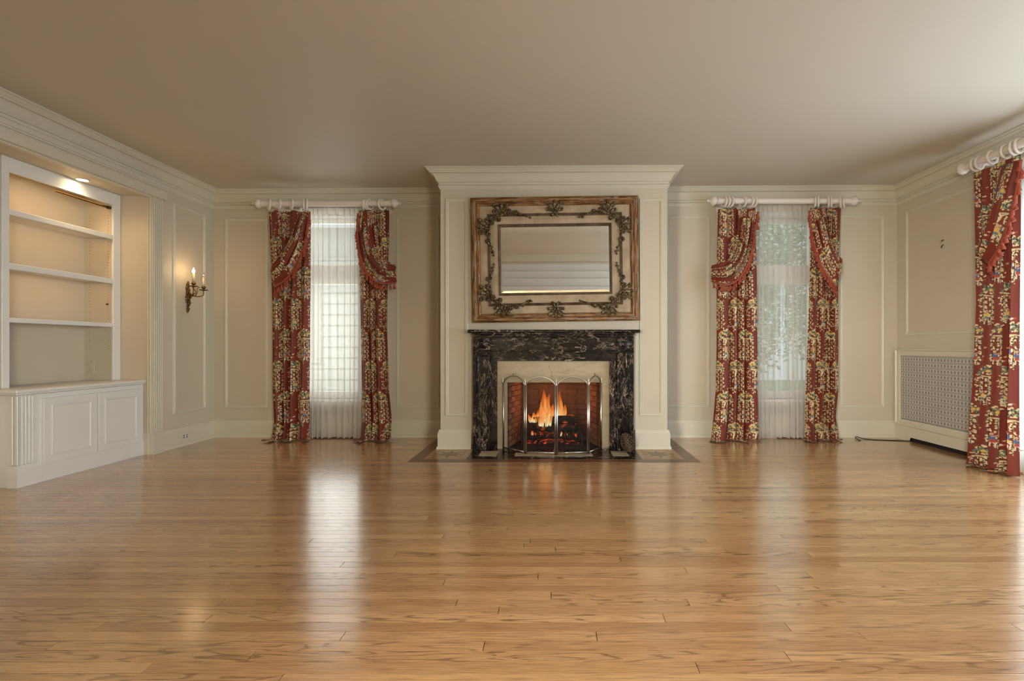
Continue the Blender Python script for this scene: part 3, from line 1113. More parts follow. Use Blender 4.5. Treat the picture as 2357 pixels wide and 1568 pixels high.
for a, b_ in ((1088.5, 1128), (1420, 1459)):
    lft = a < 1200
    xa, xb = mx(a), mx(b_)
    cbk = MB().bbox(xa, xb, YM, YC - .001, mz(808), mz(776), .003).build('corner_block', M['marble_h'], fp)
    cx = (xa + xb) / 2 + (0.008 if lft else -0.008)
    cz_ = mz(792)
    rm = MB()
    rm.lathe([(.055, 0), (.055, -.006), (.048, -.010), (.042, -.006), (.036, -.004), (.030, -.010), (.016, -.014), (.001, -.015)], (cx, YM, cz_), 'y', 28)
    rm.build('roundel', M['marble_h'], cbk, True)
    MB().bbox(xa - .001, xb + .001, YM - .005, YC - .001, mz(813), mz(808), .003).build('block_moulding', M['marble_h'], fp)
    pl = MB().bbox(xa, xb, YM + .004, YC - .001, 0.075, mz(813), .003).build('pilaster', M['marble_v'], fp)
    xs0, xs1 = (mx(1096), mx(1127)) if lft else (mx(1421), mx(1451))
    MB().frame((0, YM + .004, 0), (1, 0, 0), (0, 0, 1), (0, -1, 0), xs0, xs1, 0.10, mz(816), [(0, 0), (0, .008), (.012, .010), (.018, .004), (.022, .0005)]).build('raised_border', M['marble_v'], pl)
    MB().bbox(xa - .002, xb + .002, YM - .006, YC - .001, 0.0025, 0.075, .004).build('plinth_block', M['marble_v'], fp)
for a, b_ in ((1128.2, 1144), (1403, 1419.8)):
    MB().bbox(mx(a), mx(b_), YM + .014, YC - .001, 0.0025, SZ + .002, .002).build('inner_jamb', M['marble_v'], fp)

ss = thing('stone_slip', 'cream limestone slip framing the firebox inside the black marble', 'stone surround')
MB().bbox(SX0, SX1, 4.785, 4.86, FZ + .0012, SZ, .001).build('lintel_stone', M['lime'], ss)
MB().bbox(SX0, FX0, 4.785, 4.86, 0.0025, FZ, .001).build('side_stone', M['lime'], ss)
MB().bbox(FX1, SX1, 4.785, 4.86, 0.0025, FZ, .001).build('side_stone', M['lime'], ss)
crk = [P(px, py, 4.785) for px, py in ((1263, 842), (1264.5, 848), (1268, 854), (1270, 861), (1269.5, 868), (1272, 880))]
MB().tube(crk, 0.0011, 5).build('hairline_crack', M['dark'], ss)
MB().tube([P(px, py, 4.785) for px, py in ((1269, 857), (1284, 857), (1300, 859), (1311, 861))], 0.0007, 5).build('hairline_crack', M['soot'], ss)

# firebox: brick by brick
fb = thing('firebox', 'brick-lined firebox glowing orange behind the fire screen', 'firebox')
YK = 5.24
BX0, BX1 = -0.362, 0.347
mb = MB()
mb.hexa([(FX0 - .02, 4.86, -.002), (FX0 - .004, 4.86, -.002), (BX0 - .004, YK + .004, -.002), (BX0 - .02, YK + .03, -.002), (FX0 - .02, 4.86, .66), (FX0 - .004, 4.86, .66), (BX0 - .004, YK + .004, .66), (BX0 - .02, YK + .03, .66)])
mb.hexa([(FX1 + .004, 4.86, -.002), (FX1 + .02, 4.86, -.002), (BX1 + .02, YK + .03, -.002), (BX1 + .004, YK + .004, -.002), (FX1 + .004, 4.86, .66), (FX1 + .02, 4.86, .66), (BX1 + .02, YK + .03, .66), (BX1 + .004, YK + .004, .66)])
mb.box(BX0 - .02, BX1 + .02, YK + .004, YK + .03, -.002, .66)
mb.build('mortar_bed', M['mortar'], fb)
MB().box(FX0 - .02, FX1 + .02, 4.86, YK + .03, .66, .68).build('smoke_shelf', M['soot'], fb)
MB().box(FX0 - .01, FX1 + .01, 4.79, YK, -.010, .0035).build('fire_floor', M['soot'], fb)
CH = 0.0548
bcount = 0


def brick_mesh(L):
    return MB().bbox(0, L - .006, 0, .012, 0, CH - .006, .002)


_bm = {}


def brick(L, mat, mt='brick'):
    key = (round(L, 3), mt)
    if key not in _bm:
        me = brick_mesh(L).mesh('brick')
        me.materials.append(M[mt])
        _bm[key] = me
    inst('brick', _bm[key], fb, mat)


def brick_wall(p0, p1, L, mt='brick'):
    d = Vector((p1[0] - p0[0], p1[1] - p0[1], 0))
    ln = d.length
    ang = math.atan2(d.y, d.x)
    for k in range(12):
        x = -(L / 2) if k % 2 else 0.0
        while x < ln - 0.01:
            a, b2 = max(0, x), min(ln, x + L)
            if b2 - a > .02:
                brick(b2 - a, Matrix.Translation((p0[0] + d.x / ln * a, p0[1] + d.y / ln * a, 0.0035 + k * CH)) @ Matrix.Rotation(ang, 4, 'Z'), mt)
            x += L


brick_wall((BX0, YK), (FX0, 4.865), 0.205)       # brick front faces point inward
brick_wall((FX1, 4.865), (BX1, YK), 0.205)
brick_wall((BX1, YK), (BX0, YK), 0.205, 'brick_soot')

# grate, logs, embers, flames
gr = thing('fire_grate', 'black iron fire grate with upturned prongs holding the logs', 'grate')
MB().tube([(-.27, 4.965, .085), (.27, 4.965, .085)], .010, 8).build('front_bar', M['iron'], gr)
MB().tube([(-.24, 5.15, .085), (.24, 5.15, .085)], .009, 8).build('rear_bar', M['iron'], gr)
for x in (-.235, -.17, -.10, -.02, .055, .12, .185, .245):
    MB().tube([(x, 5.15, .085), (x, 4.965, .085), (x + rnd.uniform(-.006, .006), 4.94, .10), (x + rnd.uniform(-.012, .012), 4.93, .155)], .010, 8).build('prong', M['iron'], gr, True)
for x in (-.22, .22):
    for yy in (4.975, 5.14):
        MB().tube([(x, yy, .004), (x, yy, .085)], .009, 8).build('leg', M['iron'], gr)
for sgn, lab in ((-1, 'left black iron andiron post at the firebox side'), (1, 'right black iron andiron post leaning at the firebox side')):
    a = thing('andiron', lab, 'andiron', 'andirons in the firebox')
    x = -.325 if sgn < 0 else .285
    MB().tube([(x, 4.95, .004), (x, 4.95, .10), (x + (.0 if sgn < 0 else -.03), 4.98, .17)], .011, 8).build('post', M['iron'], a)
    MB().sphere((x + (.0 if sgn < 0 else -.03), 4.98, .180), .015).build('knob', M['iron'], a, True)
    MB().tube([(x, 4.95, .03), (x, 5.12, .03)], .008, 6).build('log_bar', M['iron'], a)


def log(p0, p1, r, name_label, seg=14, flat=1.0, seed=0):
    rg = random.Random(seed)
    p0, p1 = Vector(p0), Vector(p1)
    mb = MB()
    path = [p0.lerp(p1, k / seg) + Vector((0, 0, rg.uniform(-.004, .004))) for k in range(seg + 1)]
    mb.tube(path, r, 14, rs=[r * (1 + rg.uniform(-.10, .10)) * (0.82 if k in (0, seg) else 1) for k in range(seg + 1)])
    for k in range(len(mb.v)):
        v = Vector(mb.v[k])
        mb.v[k] = (v.x + rg.uniform(-.003, .003), v.y + rg.uniform(-.003, .003), v.z + rg.uniform(-.004, .004))
    return tag(mb.build('firewood_log', M['log'], smooth=True), name_label, 'log', 'logs on the fire grate')


log((-.20, 5.00, .178), (.10, 4.985, .160), .036, 'long charred log lying across the front of the grate', seed=1)
log((.05, 5.00, .168), (.245, 5.03, .165), .042, 'short thick charred log at the right front of the grate', seed=2)
log((-.22, 5.09, .185), (.23, 5.10, .195), .040, 'charred log hidden at the back of the grate', seed=4)
# split log on top: a wedge
mb = MB()
mb.hexa([(-.19, 4.995, .222), (.215, 5.02, .215), (.20, 5.085, .215), (-.15, 5.08, .222), (-.215, 4.985, .278), (.215, 5.00, .300), (.205, 5.095, .300), (-.16, 5.09, .282)])
bm = bmesh.new()
me = mb.mesh('tmp')
bm.from_mesh(me)
bmesh.ops.subdivide_edges(bm, edges=bm.edges[:], cuts=4, use_grid_fill=True)
for v in bm.verts:
    v.co += Vector((rnd.uniform(-.004, .004), rnd.uniform(-.004, .004), rnd.uniform(-.004, .004)))
bm.to_mesh(me)
bm.free()
me.materials.append(M['log'])
tag(inst('firewood_log', me), 'split wedge-shaped log burning on top of the stack', 'log', 'logs on the fire grate')
eb = MB()
for k in range(150):
    r = rnd.uniform(.009, .021)
    eb.sphere((rnd.uniform(-.23, .24), rnd.uniform(4.95, 5.15), rnd.uniform(.088, .118)), r, 6, 4, (1, 1, rnd.uniform(.6, 1)))
e = tag(eb.build('burning_coals', M['ember']), 'red glowing coals heaped on the grate below the logs', 'embers')
e['kind'] = 'stuff'
ash = MB()
nx_, ny_ = 40, 14
ash.grid([[(-.29 + .56 * i / (nx_ - 1), 4.93 + .24 * j / (ny_ - 1), .004 + .042 * math.sin(math.pi * min(1, max(0, j / (ny_ - 1) * .8 + .12))) * math.sin(math.pi * (.06 + .88 * i / (nx_ - 1))) + rnd.uniform(0, .008)) for i in range(nx_)] for j in range(ny_)], nx_, ny_)
a = tag(ash.build('ash_bed', M['ember'], smooth=True), 'bed of ash with red embers under the grate', 'ash')
a['kind'] = 'stuff'

fi = thing('fire', 'orange flames rising from the burning logs', 'fire')


def flame(px, py0, py1, w, lean, yy, seed):
    rg = random.Random(seed)
    base_, tip = P(px, py0, yy), P(px + lean, py1, yy)
    H = tip.z - base_.z
    w = w / F * yy / 2
    n, m = 26, 10
    rows, hot = [], []
    ph = rg.uniform(0, 6)
    for k in range(n):
        t = k / (n - 1)
        wob = math.sin(t * 5.5 + ph) * .10 * w * 3 * t + math.sin(t * 11 + ph * 2) * .05 * w * 3 * t
        c = base_ + Vector(((tip.x - base_.x) * t ** 1.3 + wob, 0, H * t))
        r = w * (0.30 + 1.5 * t ** .8) * (1 - t) ** 0.95 * 1.45 + 0.0008
        rows.append([(c.x + r * math.cos(2 * math.pi * j / m), c.y + r * .45 * math.sin(2 * math.pi * j / m), c.z) for j in range(m)])
        hot += [(1.0 - t * .95, min(1, t * 5) * (1 - t ** 3) * .92, 0, 1)] * m
    mb = MB().grid(rows, m, n, True)
    me = mb.mesh('flame')
    at = me.color_attributes.new('hot', 'FLOAT_COLOR', 'POINT')
    at.data.foreach_set('color', np.array(hot, np.float32).ravel())
    me.materials.append(M['flame'])
    me.polygons.foreach_set('use_smooth', [True] * len(me.polygons))
    inst('flame', me, fi)


for args in ((1250, 972, 894, 15, 1, 5.03), (1259, 974, 902, 15, 5, 5.05), (1245, 972, 936, 14, -3, 4.99), (1264, 972, 928, 14, 10, 5.0), (1254, 975, 932, 12, -2, 4.98),
             (1289, 970, 897, 14, 0, 5.06), (1294, 970, 930, 14, 8, 5.03), (1284, 970, 920, 10, -2, 5.02), (1228, 974, 948, 12, 3, 5.02), (1221, 974, 952, 8, -4, 5.03), (1232, 974, 957, 10, 2, 4.99),
             (1239, 975, 943, 10, -2, 5.04), (1272, 973, 938, 11, 5, 5.05), (1243, 988, 946, 9, 2, 4.968), (1258, 988, 940, 9, 4, 4.968), (1249, 985, 952, 6, 3, 4.965), (1266, 984, 948, 7, 5, 4.97), (1226, 1003, 990, 5, -3, 4.955), (1303, 1005, 995, 6, 0, 4.96), (1290, 1005, 990, 7, 1, 4.955)):
    flame(*args, seed=int(args[0] * 7 + args[2]))
light('fire_glow', 'AREA', (0.0, 4.90, .50), (HP, 0, 0), 0.85, (1.0, 0.40, 0.11), shape='ELLIPSE', size=0.6, size_y=0.2)
light('fire_glow', 'POINT', (0.0, 5.0, .13), (0, 0, 0), 0.25, (1.0, 0.25, 0.06), shadow_soft_size=0.05)

# hearth slab with pale insets
hs = thing('hearth_slab', 'black marble hearth slab with three cream inset tiles before the fireplace', 'hearth')
MB().bbox(-.781, .779, 4.353, 4.80, -.011, .0026, .0008).build('slab', M['marble_f'], hs)
for px0, px1, pa, pb in ((1100.5, 1142, 1039, 1051), (1184, 1364.5, 1042.7, 1051), (1411, 1449, 1039, 1051)):
    ya, yb = F / (pb - VY), F / (pa - VY)
    MB().bbox((px0 - VX) / F * ya, (px1 - VX) / F * ya, ya, yb, .001, .0034, .0004).build('inset_tile', M['lime'], hs)

# wood inlay border with eight-point stars
il = thing('floor_inlay', 'walnut and maple inlay border with eight-point stars around the hearth', 'floor inlay')
IY0, IY1 = 4.240, 4.354
IXO = (1613 - VX) / F * IY0
h0, h1 = -.010, .0016


def slab(name, pts, mat, h=h1):
    mb = MB()
    n = len(pts)
    mb.v = [(x, y_, h0) for x, y_ in pts] + [(x, y_, h) for x, y_ in pts]
    mb.f = [tuple(range(n))[::-1], tuple(range(n, 2 * n))] + [(k, (k + 1) % n, n + (k + 1) % n, n + k) for k in range(n)]
    mb.build(name, mat, il)


BW = IY1 - IY0
slab('front_band', [(-IXO, IY0), (IXO, IY0), (IXO - BW, IY1), (-IXO + BW, IY1)], M['walnut'])
for s in (-1, 1):
    e1, e0 = s * IXO, s * (IXO - BW)
    slab('side_band', [(e1, IY0), (e1, YB - .03), (e0, YB - .03), (e0, IY1)], M['walnut'])
    xi = .782 * s                                 # inner edge, against the marble
    slab('maple_field', [(e0, IY1), (e0, YC), (xi, YC), (xi, IY1)], M['maple'], .0014)
    a_, b2 = IXO - BW - .045, .782 + .045
    a_, b2 = a_ * s, b2 * s
    y0, y1 = IY1 + .030, 4.79
    w = .034
    for hh_, (nm, q) in enumerate((('frame_strip', [(a_, y0), (b2, y0), (b2 - w * s, y0 + w), (a_, y0 + w)]), ('frame_strip', [(a_, y0), (a_, y1), (a_ - w * s, y1), (a_ - w * s, y0)]), ('frame_strip', [(b2, y0), (b2, y1), (b2 + w * s, y1), (b2 + w * s, y0)]), ('frame_strip', [(a_, 4.72), (b2, 4.72), (b2, 4.75), (a_, 4.75)]))):
        slab(nm, q, M['oakmid'], .0017 + .0001 * hh_)
    cx, cy = (a_ + b2) / 2, 4.555
    star = []
    for k in range(16):
        an = math.pi * k / 8 + math.pi / 2
        r = .15 if k % 2 == 0 else .068
        star.append((cx + r * math.cos(an), cy + r * math.sin(an)))
    slab('star', star, M['walnut'], .0022)

# ------------------------------------------------------------------ fire screen
fs = thing('fire_screen', 'four-panel pewter fire screen with arched tops before the fire', 'fire screen')
SP = [(-.496, 4.765), (-.268, 4.560), (.020, 4.512), (.322, 4.557), (.461, 4.770)]
for k in range(4):
    a, b2 = Vector(SP[k] + (0,)), Vector(SP[k + 1] + (0,))
    d = (b2 - a).normalized()
    a, b2 = a + d * .009, b2 - d * .009
    L = (b2 - a).length
    zs, za = .645, .722
    n = 20
    arch = []
    for j in range(n + 1):
        u = j / n
        arch.append(a.lerp(b2, u) + Vector((0, 0, zs + (za - zs) * math.sin(math.pi * u) ** .62)))
    f = MB()
    f.tube([a + Vector((0, 0, .004)), a + Vector((0, 0, zs))], .0082, 10)
    f.tube([b2 + Vector((0, 0, .004)), b2 + Vector((0, 0, zs))], .0082, 10)
    f.tube(arch, .0066, 10)
    f.tube([a + Vector((0, 0, .022)), b2 + Vector((0, 0, .022))], .006, 10)
    fr = f.build('panel_frame', M['silver'], fs, True)
    m = MB()
    m.v = [tuple(q) for q in arch] + [tuple(b2 + Vector((0, 0, .022))), tuple(a + Vector((0, 0, .022)))]
    m.f = [tuple(range(len(m.v)))]
    m.build('mesh_pane', M['mesh'], fr)
    if k in (0, 3):
        c = (a + b2) / 2
        MB().lathe([(.001, 0), (.005, .001), (.004, .010), (.013, .014), (.013, .019), (.001, .021)], (c.x, c.y, za + .004), 'z', 12).build('carrying_knob', M['silver'], fr, True)
for x, yy in SP:
    MB().lathe([(.001, .640), (.008, .642), (.008, .650), (.004, .656), (.0075, .664), (.0075, .670), (.003, .678), (.005, .688), (.001, .702)], (x, yy, 0), 'z', 12).build('finial', M['silver'], fs, True)

# pine cone and wire by the right pilaster
pc = MB()
ax_ = Vector((-.30, .05, 1)).normalized()
c0 = Vector((.715, 4.62, .012))
xx = ax_.orthogonal().normalized()
yy_ = ax_.cross(xx)
nsc = 120
for k in range(nsc):
    t = k / (nsc - 1)
    an = k * 2.39996
    r = .050 * math.sin(math.pi * (.16 + .80 * t)) ** .8
    cpos = c0 + ax_ * (.165 * t)
    out = xx * math.cos(an) + yy_ * math.sin(an)
    side = ax_.cross(out)
    tip = cpos + out * (r + .012) + ax_ * .012
    mid = cpos + out * r * .55
    w = .010 + .006 * math.sin(math.pi * t)
    i = len(pc.v)
    pc.v += [tuple(mid), tuple(tip - side * w), tuple(tip + side * w), tuple(tip + ax_ * .007), tuple(tip + out * .004 - ax_ * .002)]
    pc.f += [(i, i + 1, i + 4), (i, i + 4, i + 2), (i, i + 3, i + 1), (i, i + 2, i + 3), (i + 1, i + 3, i + 4), (i + 2, i + 4, i + 3)]
pc.tube([c0 + ax_ * (.165 * q / 5) for q in range(6)], .02, 8, rs=[.018, .026, .028, .024, .018, .006])
tag(pc.build('pine_cone', M['pine']), 'brown pine cone leaning on the hearth by the right marble pilaster', 'pine cone')
wp = []
for k in range(60):
    an = k / 59 * 4.6 * math.pi
    wp.append((.485 + .028 * math.cos(an) + .0004 * k, 4.70 + .030 * math.sin(an), .008 + .0006 * k + .012 * max(0, math.cos(an))))
tag(MB().tube(wp, .0016, 6).build('wire_coil', M['silver'], smooth=True), 'small coil of thin wire at the right foot of the fire screen', 'wire')

# ------------------------------------------------------------------ mirror over the mantel
mr = thing('wall_mirror', 'large distressed gilt mirror with bronze leaf ornaments hanging above the mantel', 'mirror')
MWd, MHt = 1.619, 1.208
X0, X1, Z0, Z1 = -MWd / 2, MWd / 2, -MHt / 2, MHt / 2
ARGS = ((0, 0, 0), (1, 0, 0), (0, 0, 1), (0, -1, 0))
MB().frame(*ARGS, X0, X1, Z0, Z1, [(0, -.012), (0, .022), (.006, .030), (.018, .036), (.030, .036), (.040, .030), (.046, .022), (.052, .022), (.058, .027), (.068, .027), (.076, .020), (.082, .012), (.082, 0)], True).build('gilt_rail', M['gilt'], mr, True, 40)
MB().frame(*ARGS, X0, X1, Z0, Z1, [(.078, .008), (.090, .012), (.12, .014), (.158, .012)]).build('outer_panel', M['crackle'], mr)
MB().frame(*ARGS, X0, X1, Z0, Z1, [(.156, .008), (.158, .018), (.164, .022), (.170, .017), (.176, .022), (.182, .018), (.184, .010)], True).build('middle_fillet', M['fillet'], mr, True, 40)
MB().frame(*ARGS, X0, X1, Z0, Z1, [(.182, .010), (.22, .014), (.262, .011)]).build('inner_panel', M['crackle'], mr)
MB().frame(*ARGS, X0, X1, Z0, Z1, [(.258, .008), (.260, .018), (.266, .022), (.272, .015), (.278, .016), (.284, .006), (.284, -.004)], True).build('inner_fillet', M['fillet'], mr, True, 40)
g = MB()
gi, bv = .283, .022
g.frame(*ARGS, X0, X1, Z0, Z1, [(gi, -.0027), (gi + bv, -.0022)])
i = len(g.v)
g.v += [(X0 + gi + bv, .0022, Z0 + gi + bv), (X1 - gi - bv, .0022, Z0 + gi + bv), (X1 - gi - bv, .0022, Z1 - gi - bv), (X0 + gi + bv, .0022, Z1 - gi - bv)]
g.f.append((i, i + 1, i + 2, i + 3))
g.build('bevelled_glass', M['mirror'], mr)
MB().box(X0 + .01, X1 - .01, .010, .014, Z0 + .01, Z1 - .01).build('backing_board', M['soot'], mr)


def petal(mb, ang, L, w):
    d = Vector((math.sin(ang), 0, math.cos(ang)))
    s = Vector((math.cos(ang), 0, -math.sin(ang)))
    rows = []
    n = 8
    for k in range(n):
        t = k / (n - 1)
        ww = w * (0.22 + 0.95 * math.sin(math.pi * min(1, t * .62 + .02)) ** 1.3)
        hh = .012 + .022 * t ** 1.2 - .012 * max(0, t - .8) * 5
        row = []
        for q, hq in ((-1, -.010), (-.55, .002), (-.22, -.006), (0, .004), (.22, -.006), (.55, .002), (1, -.010)):
            row.append(d * (L * t) + s * (ww * q) + Vector((0, -(hh + hq), 0)))
        rows.append(row)
    mb.grid(rows, 7, n)
    for q in (-1, 0, 1):
        p = d * (L * (.97 if q else 1.02)) + s * (w * .62 * q)
        mb.sphere((p.x, -.026, p.z), .0105, 7, 5)


ac = MB()
for ang, L, w in ((-1.42, .075, .013), (-.72, .098, .017), (0, .092, .014), (.72, .098, .017), (1.42, .075, .013)):
    petal(ac, ang, L, w)
for k in range(7):
    ac.sphere((rnd.uniform(-.035, .035), -.02, rnd.uniform(-.012, .02)), .011, 7, 5)
acm = ac.build('acanthus_leaf', M['orn'], mr, True)
acme = acm.data
acm.matrix_local = Matrix.Translation((0, -.012, Z1 - .135))
inst('acanthus_leaf', acme, mr, Matrix.Translation((0, -.012, Z0 + .135)) @ Matrix.Rotation(math.pi, 4, 'Y'))
for k, sgn in ((0, 1), (1, -1)):
    v = MB()
    for s in (-1, 1):
        v.tube([(s * .004, -.018, .055 * sgn + 0), (s * .012, -.03, .03 * sgn), (s * .014, -.03, .0), (s * .028, -.028, -.02 * sgn), (s * .040, -.024, -.016 * sgn), (s * .040, -.022, -.006 * sgn)], .009, 8, rs=[.006, .009, .010, .010, .009, .006])
    v.build('ribbon_scroll', M['orn'], mr, True).matrix_local = Matrix.Translation((0, -.006, (Z1 - .170) * sgn))


def branch(sx, sz, seed):
    rg = random.Random(seed)
    cx, cz_ = X0, Z1
    f = lambda dx, dz, h=.022: (sx * (cx + dx), -h, sz * (cz_ - dz))
    mb = MB()
    path = catmull([f(.56, .198), f(.50, .175), f(.43, .150), f(.36, .150), f(.29, .172), f(.215, .205), f(.195, .235), f(.178, .31), f(.172, .39), f(.185, .45), f(.214, .545)], 60)
    mb.tube(path, .007, 7, rs=[.004 + .005 * math.sin(math.pi * k / 59) for k in range(60)])
    for k in range(46):
        q = path[rg.randrange(60)]
        rr = rg.uniform(.007, .013)
        mb.sphere((q[0] + rg.uniform(-.014, .014), q[1] - rg.uniform(.0, .008), q[2] + rg.uniform(-.014, .014)), rr, 6, 4)
    for dx, dz in ((.43, .150), (.37, .135), (.24, .20), (.205, .245), (.16, .42), (.27, .215)):
        p = f(dx, dz, .03)
        for q in range(8):
            an = q / 8 * 6.283
            mb.sphere((p[0] + .017 * math.cos(an), p[1], p[2] + .017 * math.sin(an)), .009, 6, 4)
        mb.sphere((p[0], p[1] - .006, p[2]), .012, 6, 4)
    for dx, dz in ((.575, .20), (.545, .185), (.215, .56), (.20, .53)):
        mb.sphere(f(dx, dz), .011, 7, 5)
    mb.build('rose_branch', M['orn'], mr, True)
    inst('acanthus_leaf', acme, mr, Matrix.Translation((sx * (X0 + .295), -.014, sz * (Z1 - .148))) @ Matrix.Rotation(0 if sz > 0 else math.pi, 4, 'Y'))
    inst('acanthus_leaf', acme, mr, Matrix.Translation((sx * (X0 + .160), -.014, sz * (Z1 - .285))) @ Matrix.Rotation(-sx * math.pi / 2, 4, 'Y'))


for k, (sx, sz) in enumerate(((1, 1), (-1, 1), (1, -1), (-1, -1))):
    branch(sx, sz, 20 + k)
mr.matrix_local = Matrix.Translation((0.0126, 4.772, 1.847)) @ Matrix.Rotation(math.radians(0.6), 4, 'X') @ Matrix.Rotation(math.radians(-0.85), 4, 'Y')

# ------------------------------------------------------------------ printed fabric: one repeat of the design, drawn into a small colour table
TW, TH, TP = 0.37, 0.66, 0.0025
tw, th = int(TW / TP), int(TH / TP)
tile = np.zeros((th, tw, 3), np.float32)
GROUND = np.array((0.175, 0.0245, 0.0115))
tile[:] = GROUND
CREAM, PALE, GREEN, TEAL, INK = (0.72, 0.58, 0.31), (0.55, 0.50, 0.27), (0.13, 0.16, 0.085), (0.12, 0.19, 0.18), (0.018, 0.016, 0.018)
YEL, BLUE, FLESH, RED, WHITE = (0.66, 0.40, 0.08), (0.07, 0.12, 0.26), (0.58, 0.34, 0.20), (0.42, 0.05, 0.03), (0.62, 0.55, 0.40)
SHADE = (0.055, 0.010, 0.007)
gy, gx = np.mgrid[0:th, 0:tw].astype(np.float32)
trn = random.Random(3)


def blob(x, y_, a, b, ang, col):        # metres; ellipse, wraps round the repeat
    dx = (gx * TP - x + TW / 2) % TW - TW / 2
    dy = (gy * TP - y_ + TH / 2) % TH - TH / 2
    ca, sa = math.cos(ang), math.sin(ang)
    m = ((dx * ca + dy * sa) / a) ** 2 + ((-dx * sa + dy * ca) / b) ** 2 < 1
    tile[m] = col


def stroke(pts, r, col):
    for q in catmull(pts, max(6, int(sum(math.dist(pts[k], pts[k + 1]) for k in range(len(pts) - 1)) / 0.003))):
        blob(q[0], q[1], r, r, 0, col)


def figure(x, y_, k):
    tunic, skirt = ((BLUE, YEL), (RED, BLUE), (YEL, TEAL), (BLUE, RED))[k % 4]
    s = 1 if k % 2 else -1
    blob(x, y_, .016, .022, .3 * s, tunic)
    blob(x + .004 * s, y_ - .028, .019, .015, 0, skirt)
    blob(x - .002, y_ + .031, .010, .011, 0, FLESH)
    stroke([(x, y_ + .010), (x + .026 * s, y_ + .018), (x + .040 * s, y_ + .034)], .0035, FLESH)
    stroke([(x - .006, y_ - .038), (x - .012, y_ - .062), (x - .024, y_ - .070)], .0038, WHITE)
    stroke([(x + .008, y_ - .038), (x + .020, y_ - .058), (x + .016, y_ - .078)], .0038, WHITE)


for _ in range(24):
    x_, y_ = trn.uniform(0, TW), trn.uniform(0, TH)
    blob(x_, y_, .006, .004, trn.uniform(0, 3), trn.choice((CREAM, PALE, TEAL, YEL, CREAM)))
    blob(x_ + .009, y_ + .004, .005, .004, trn.uniform(0, 3), trn.choice((CREAM, PALE, GREEN)))
for mx0, my0, kk in ((TW * .25, 0.45 * TH, 0), (TW * .75, 0.95 * TH, 1)):
    # vines hanging from the arch
    for dx in (-.104, -.050, .010, .060, .112):
        yb, yt = my0 - (.26 if abs(dx) > .1 else .29) + trn.uniform(0, .04), my0 - .030
        stroke([(mx0 + dx, yt), (mx0 + dx + .004, (yt + yb) / 2), (mx0 + dx - .002, yb)], .0022, PALE)
        y_ = yt - .012
        s = 1
        while y_ > yb:
            for q in (s, -s):
                if trn.random() < .80:
                    lx, ly = mx0 + dx + q * trn.uniform(.007, .014), y_ + trn.uniform(-.004, .004) + (.008 if q == s else 0)
                    lc = CREAM if trn.random() < .75 else PALE
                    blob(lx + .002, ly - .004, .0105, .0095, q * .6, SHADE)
                    blob(lx, ly, .0072, .0060, q * .6, lc)
                    blob(lx + q * .0035, ly - .004, .0045, .0055, 0, lc)
            y_ -= .0225
            s = -s
    # forked pale arch
    stroke([(mx0 - .125, my0 - .010), (mx0 - .07, my0 - .022), (mx0, my0 - .018), (mx0 + .07, my0 - .024), (mx0 + .125, my0 - .008)], .0055, PALE)
    stroke([(mx0 - .045, my0 - .09), (mx0 - .03, my0 - .045), (mx0 - .06, my0 - .02)], .0050, CREAM)
    stroke([(mx0 - .045, my0 - .09), (mx0 - .035, my0 - .045), (mx0 + .01, my0 - .02)], .0045, CREAM)
    # bush
    for _ in range(150):
        a = trn.uniform(-1, 1)
        yy2 = my0 + .045 - .055 * a * a + trn.uniform(-.024, .020)
        blob(mx0 + a * .115, yy2, trn.uniform(.006, .011), trn.uniform(.004, .007), trn.uniform(0, 3.1), trn.choice((TEAL, GREEN, TEAL, INK, INK, PALE, PALE, GREEN)))
    for _ in range(26):
        a = trn.uniform(-1, 1)
        blob(mx0 + a * .118, my0 + .070 - .055 * a * a + trn.uniform(-.004, .012), .0075, .0055, trn.uniform(0, 3), CREAM)
    for _ in range(16):
        a = trn.uniform(-1, 1)
        blob(mx0 + a * .118, my0 + .010 - .050 * a * a + trn.uniform(-.004, .006), .0075, .0055, trn.uniform(0, 3), CREAM)
    for a in (-.085, .09, -.05, .055):
        blob(mx0 + a, my0 + .030 + trn.uniform(-.01, .02), .014, .012, 0, YEL)
    figure(mx0 + .150, my0 + .175, kk + 1)
    figure(mx0 + .215, my0 + .150, kk + 2)
    figure(mx0 - .020, my0 - .150, kk)
    stroke([(mx0 + .06, my0 + .125), (mx0 + .085, my0 + .105), (mx0 + .12, my0 + .115), (mx0 + .15, my0 + .10)], .003, CREAM)
    blob(mx0 - .005, my0 + .105, .012, .008, .5, WHITE)
    blob(mx0 + .015, my0 + .11, .010, .007, -.4, RED)


def sample(u, v):
    iu = (np.floor(u / TP).astype(int)) % tw
    iv = (np.floor(v / TP).astype(int)) % th
    return tile[iv, iu]


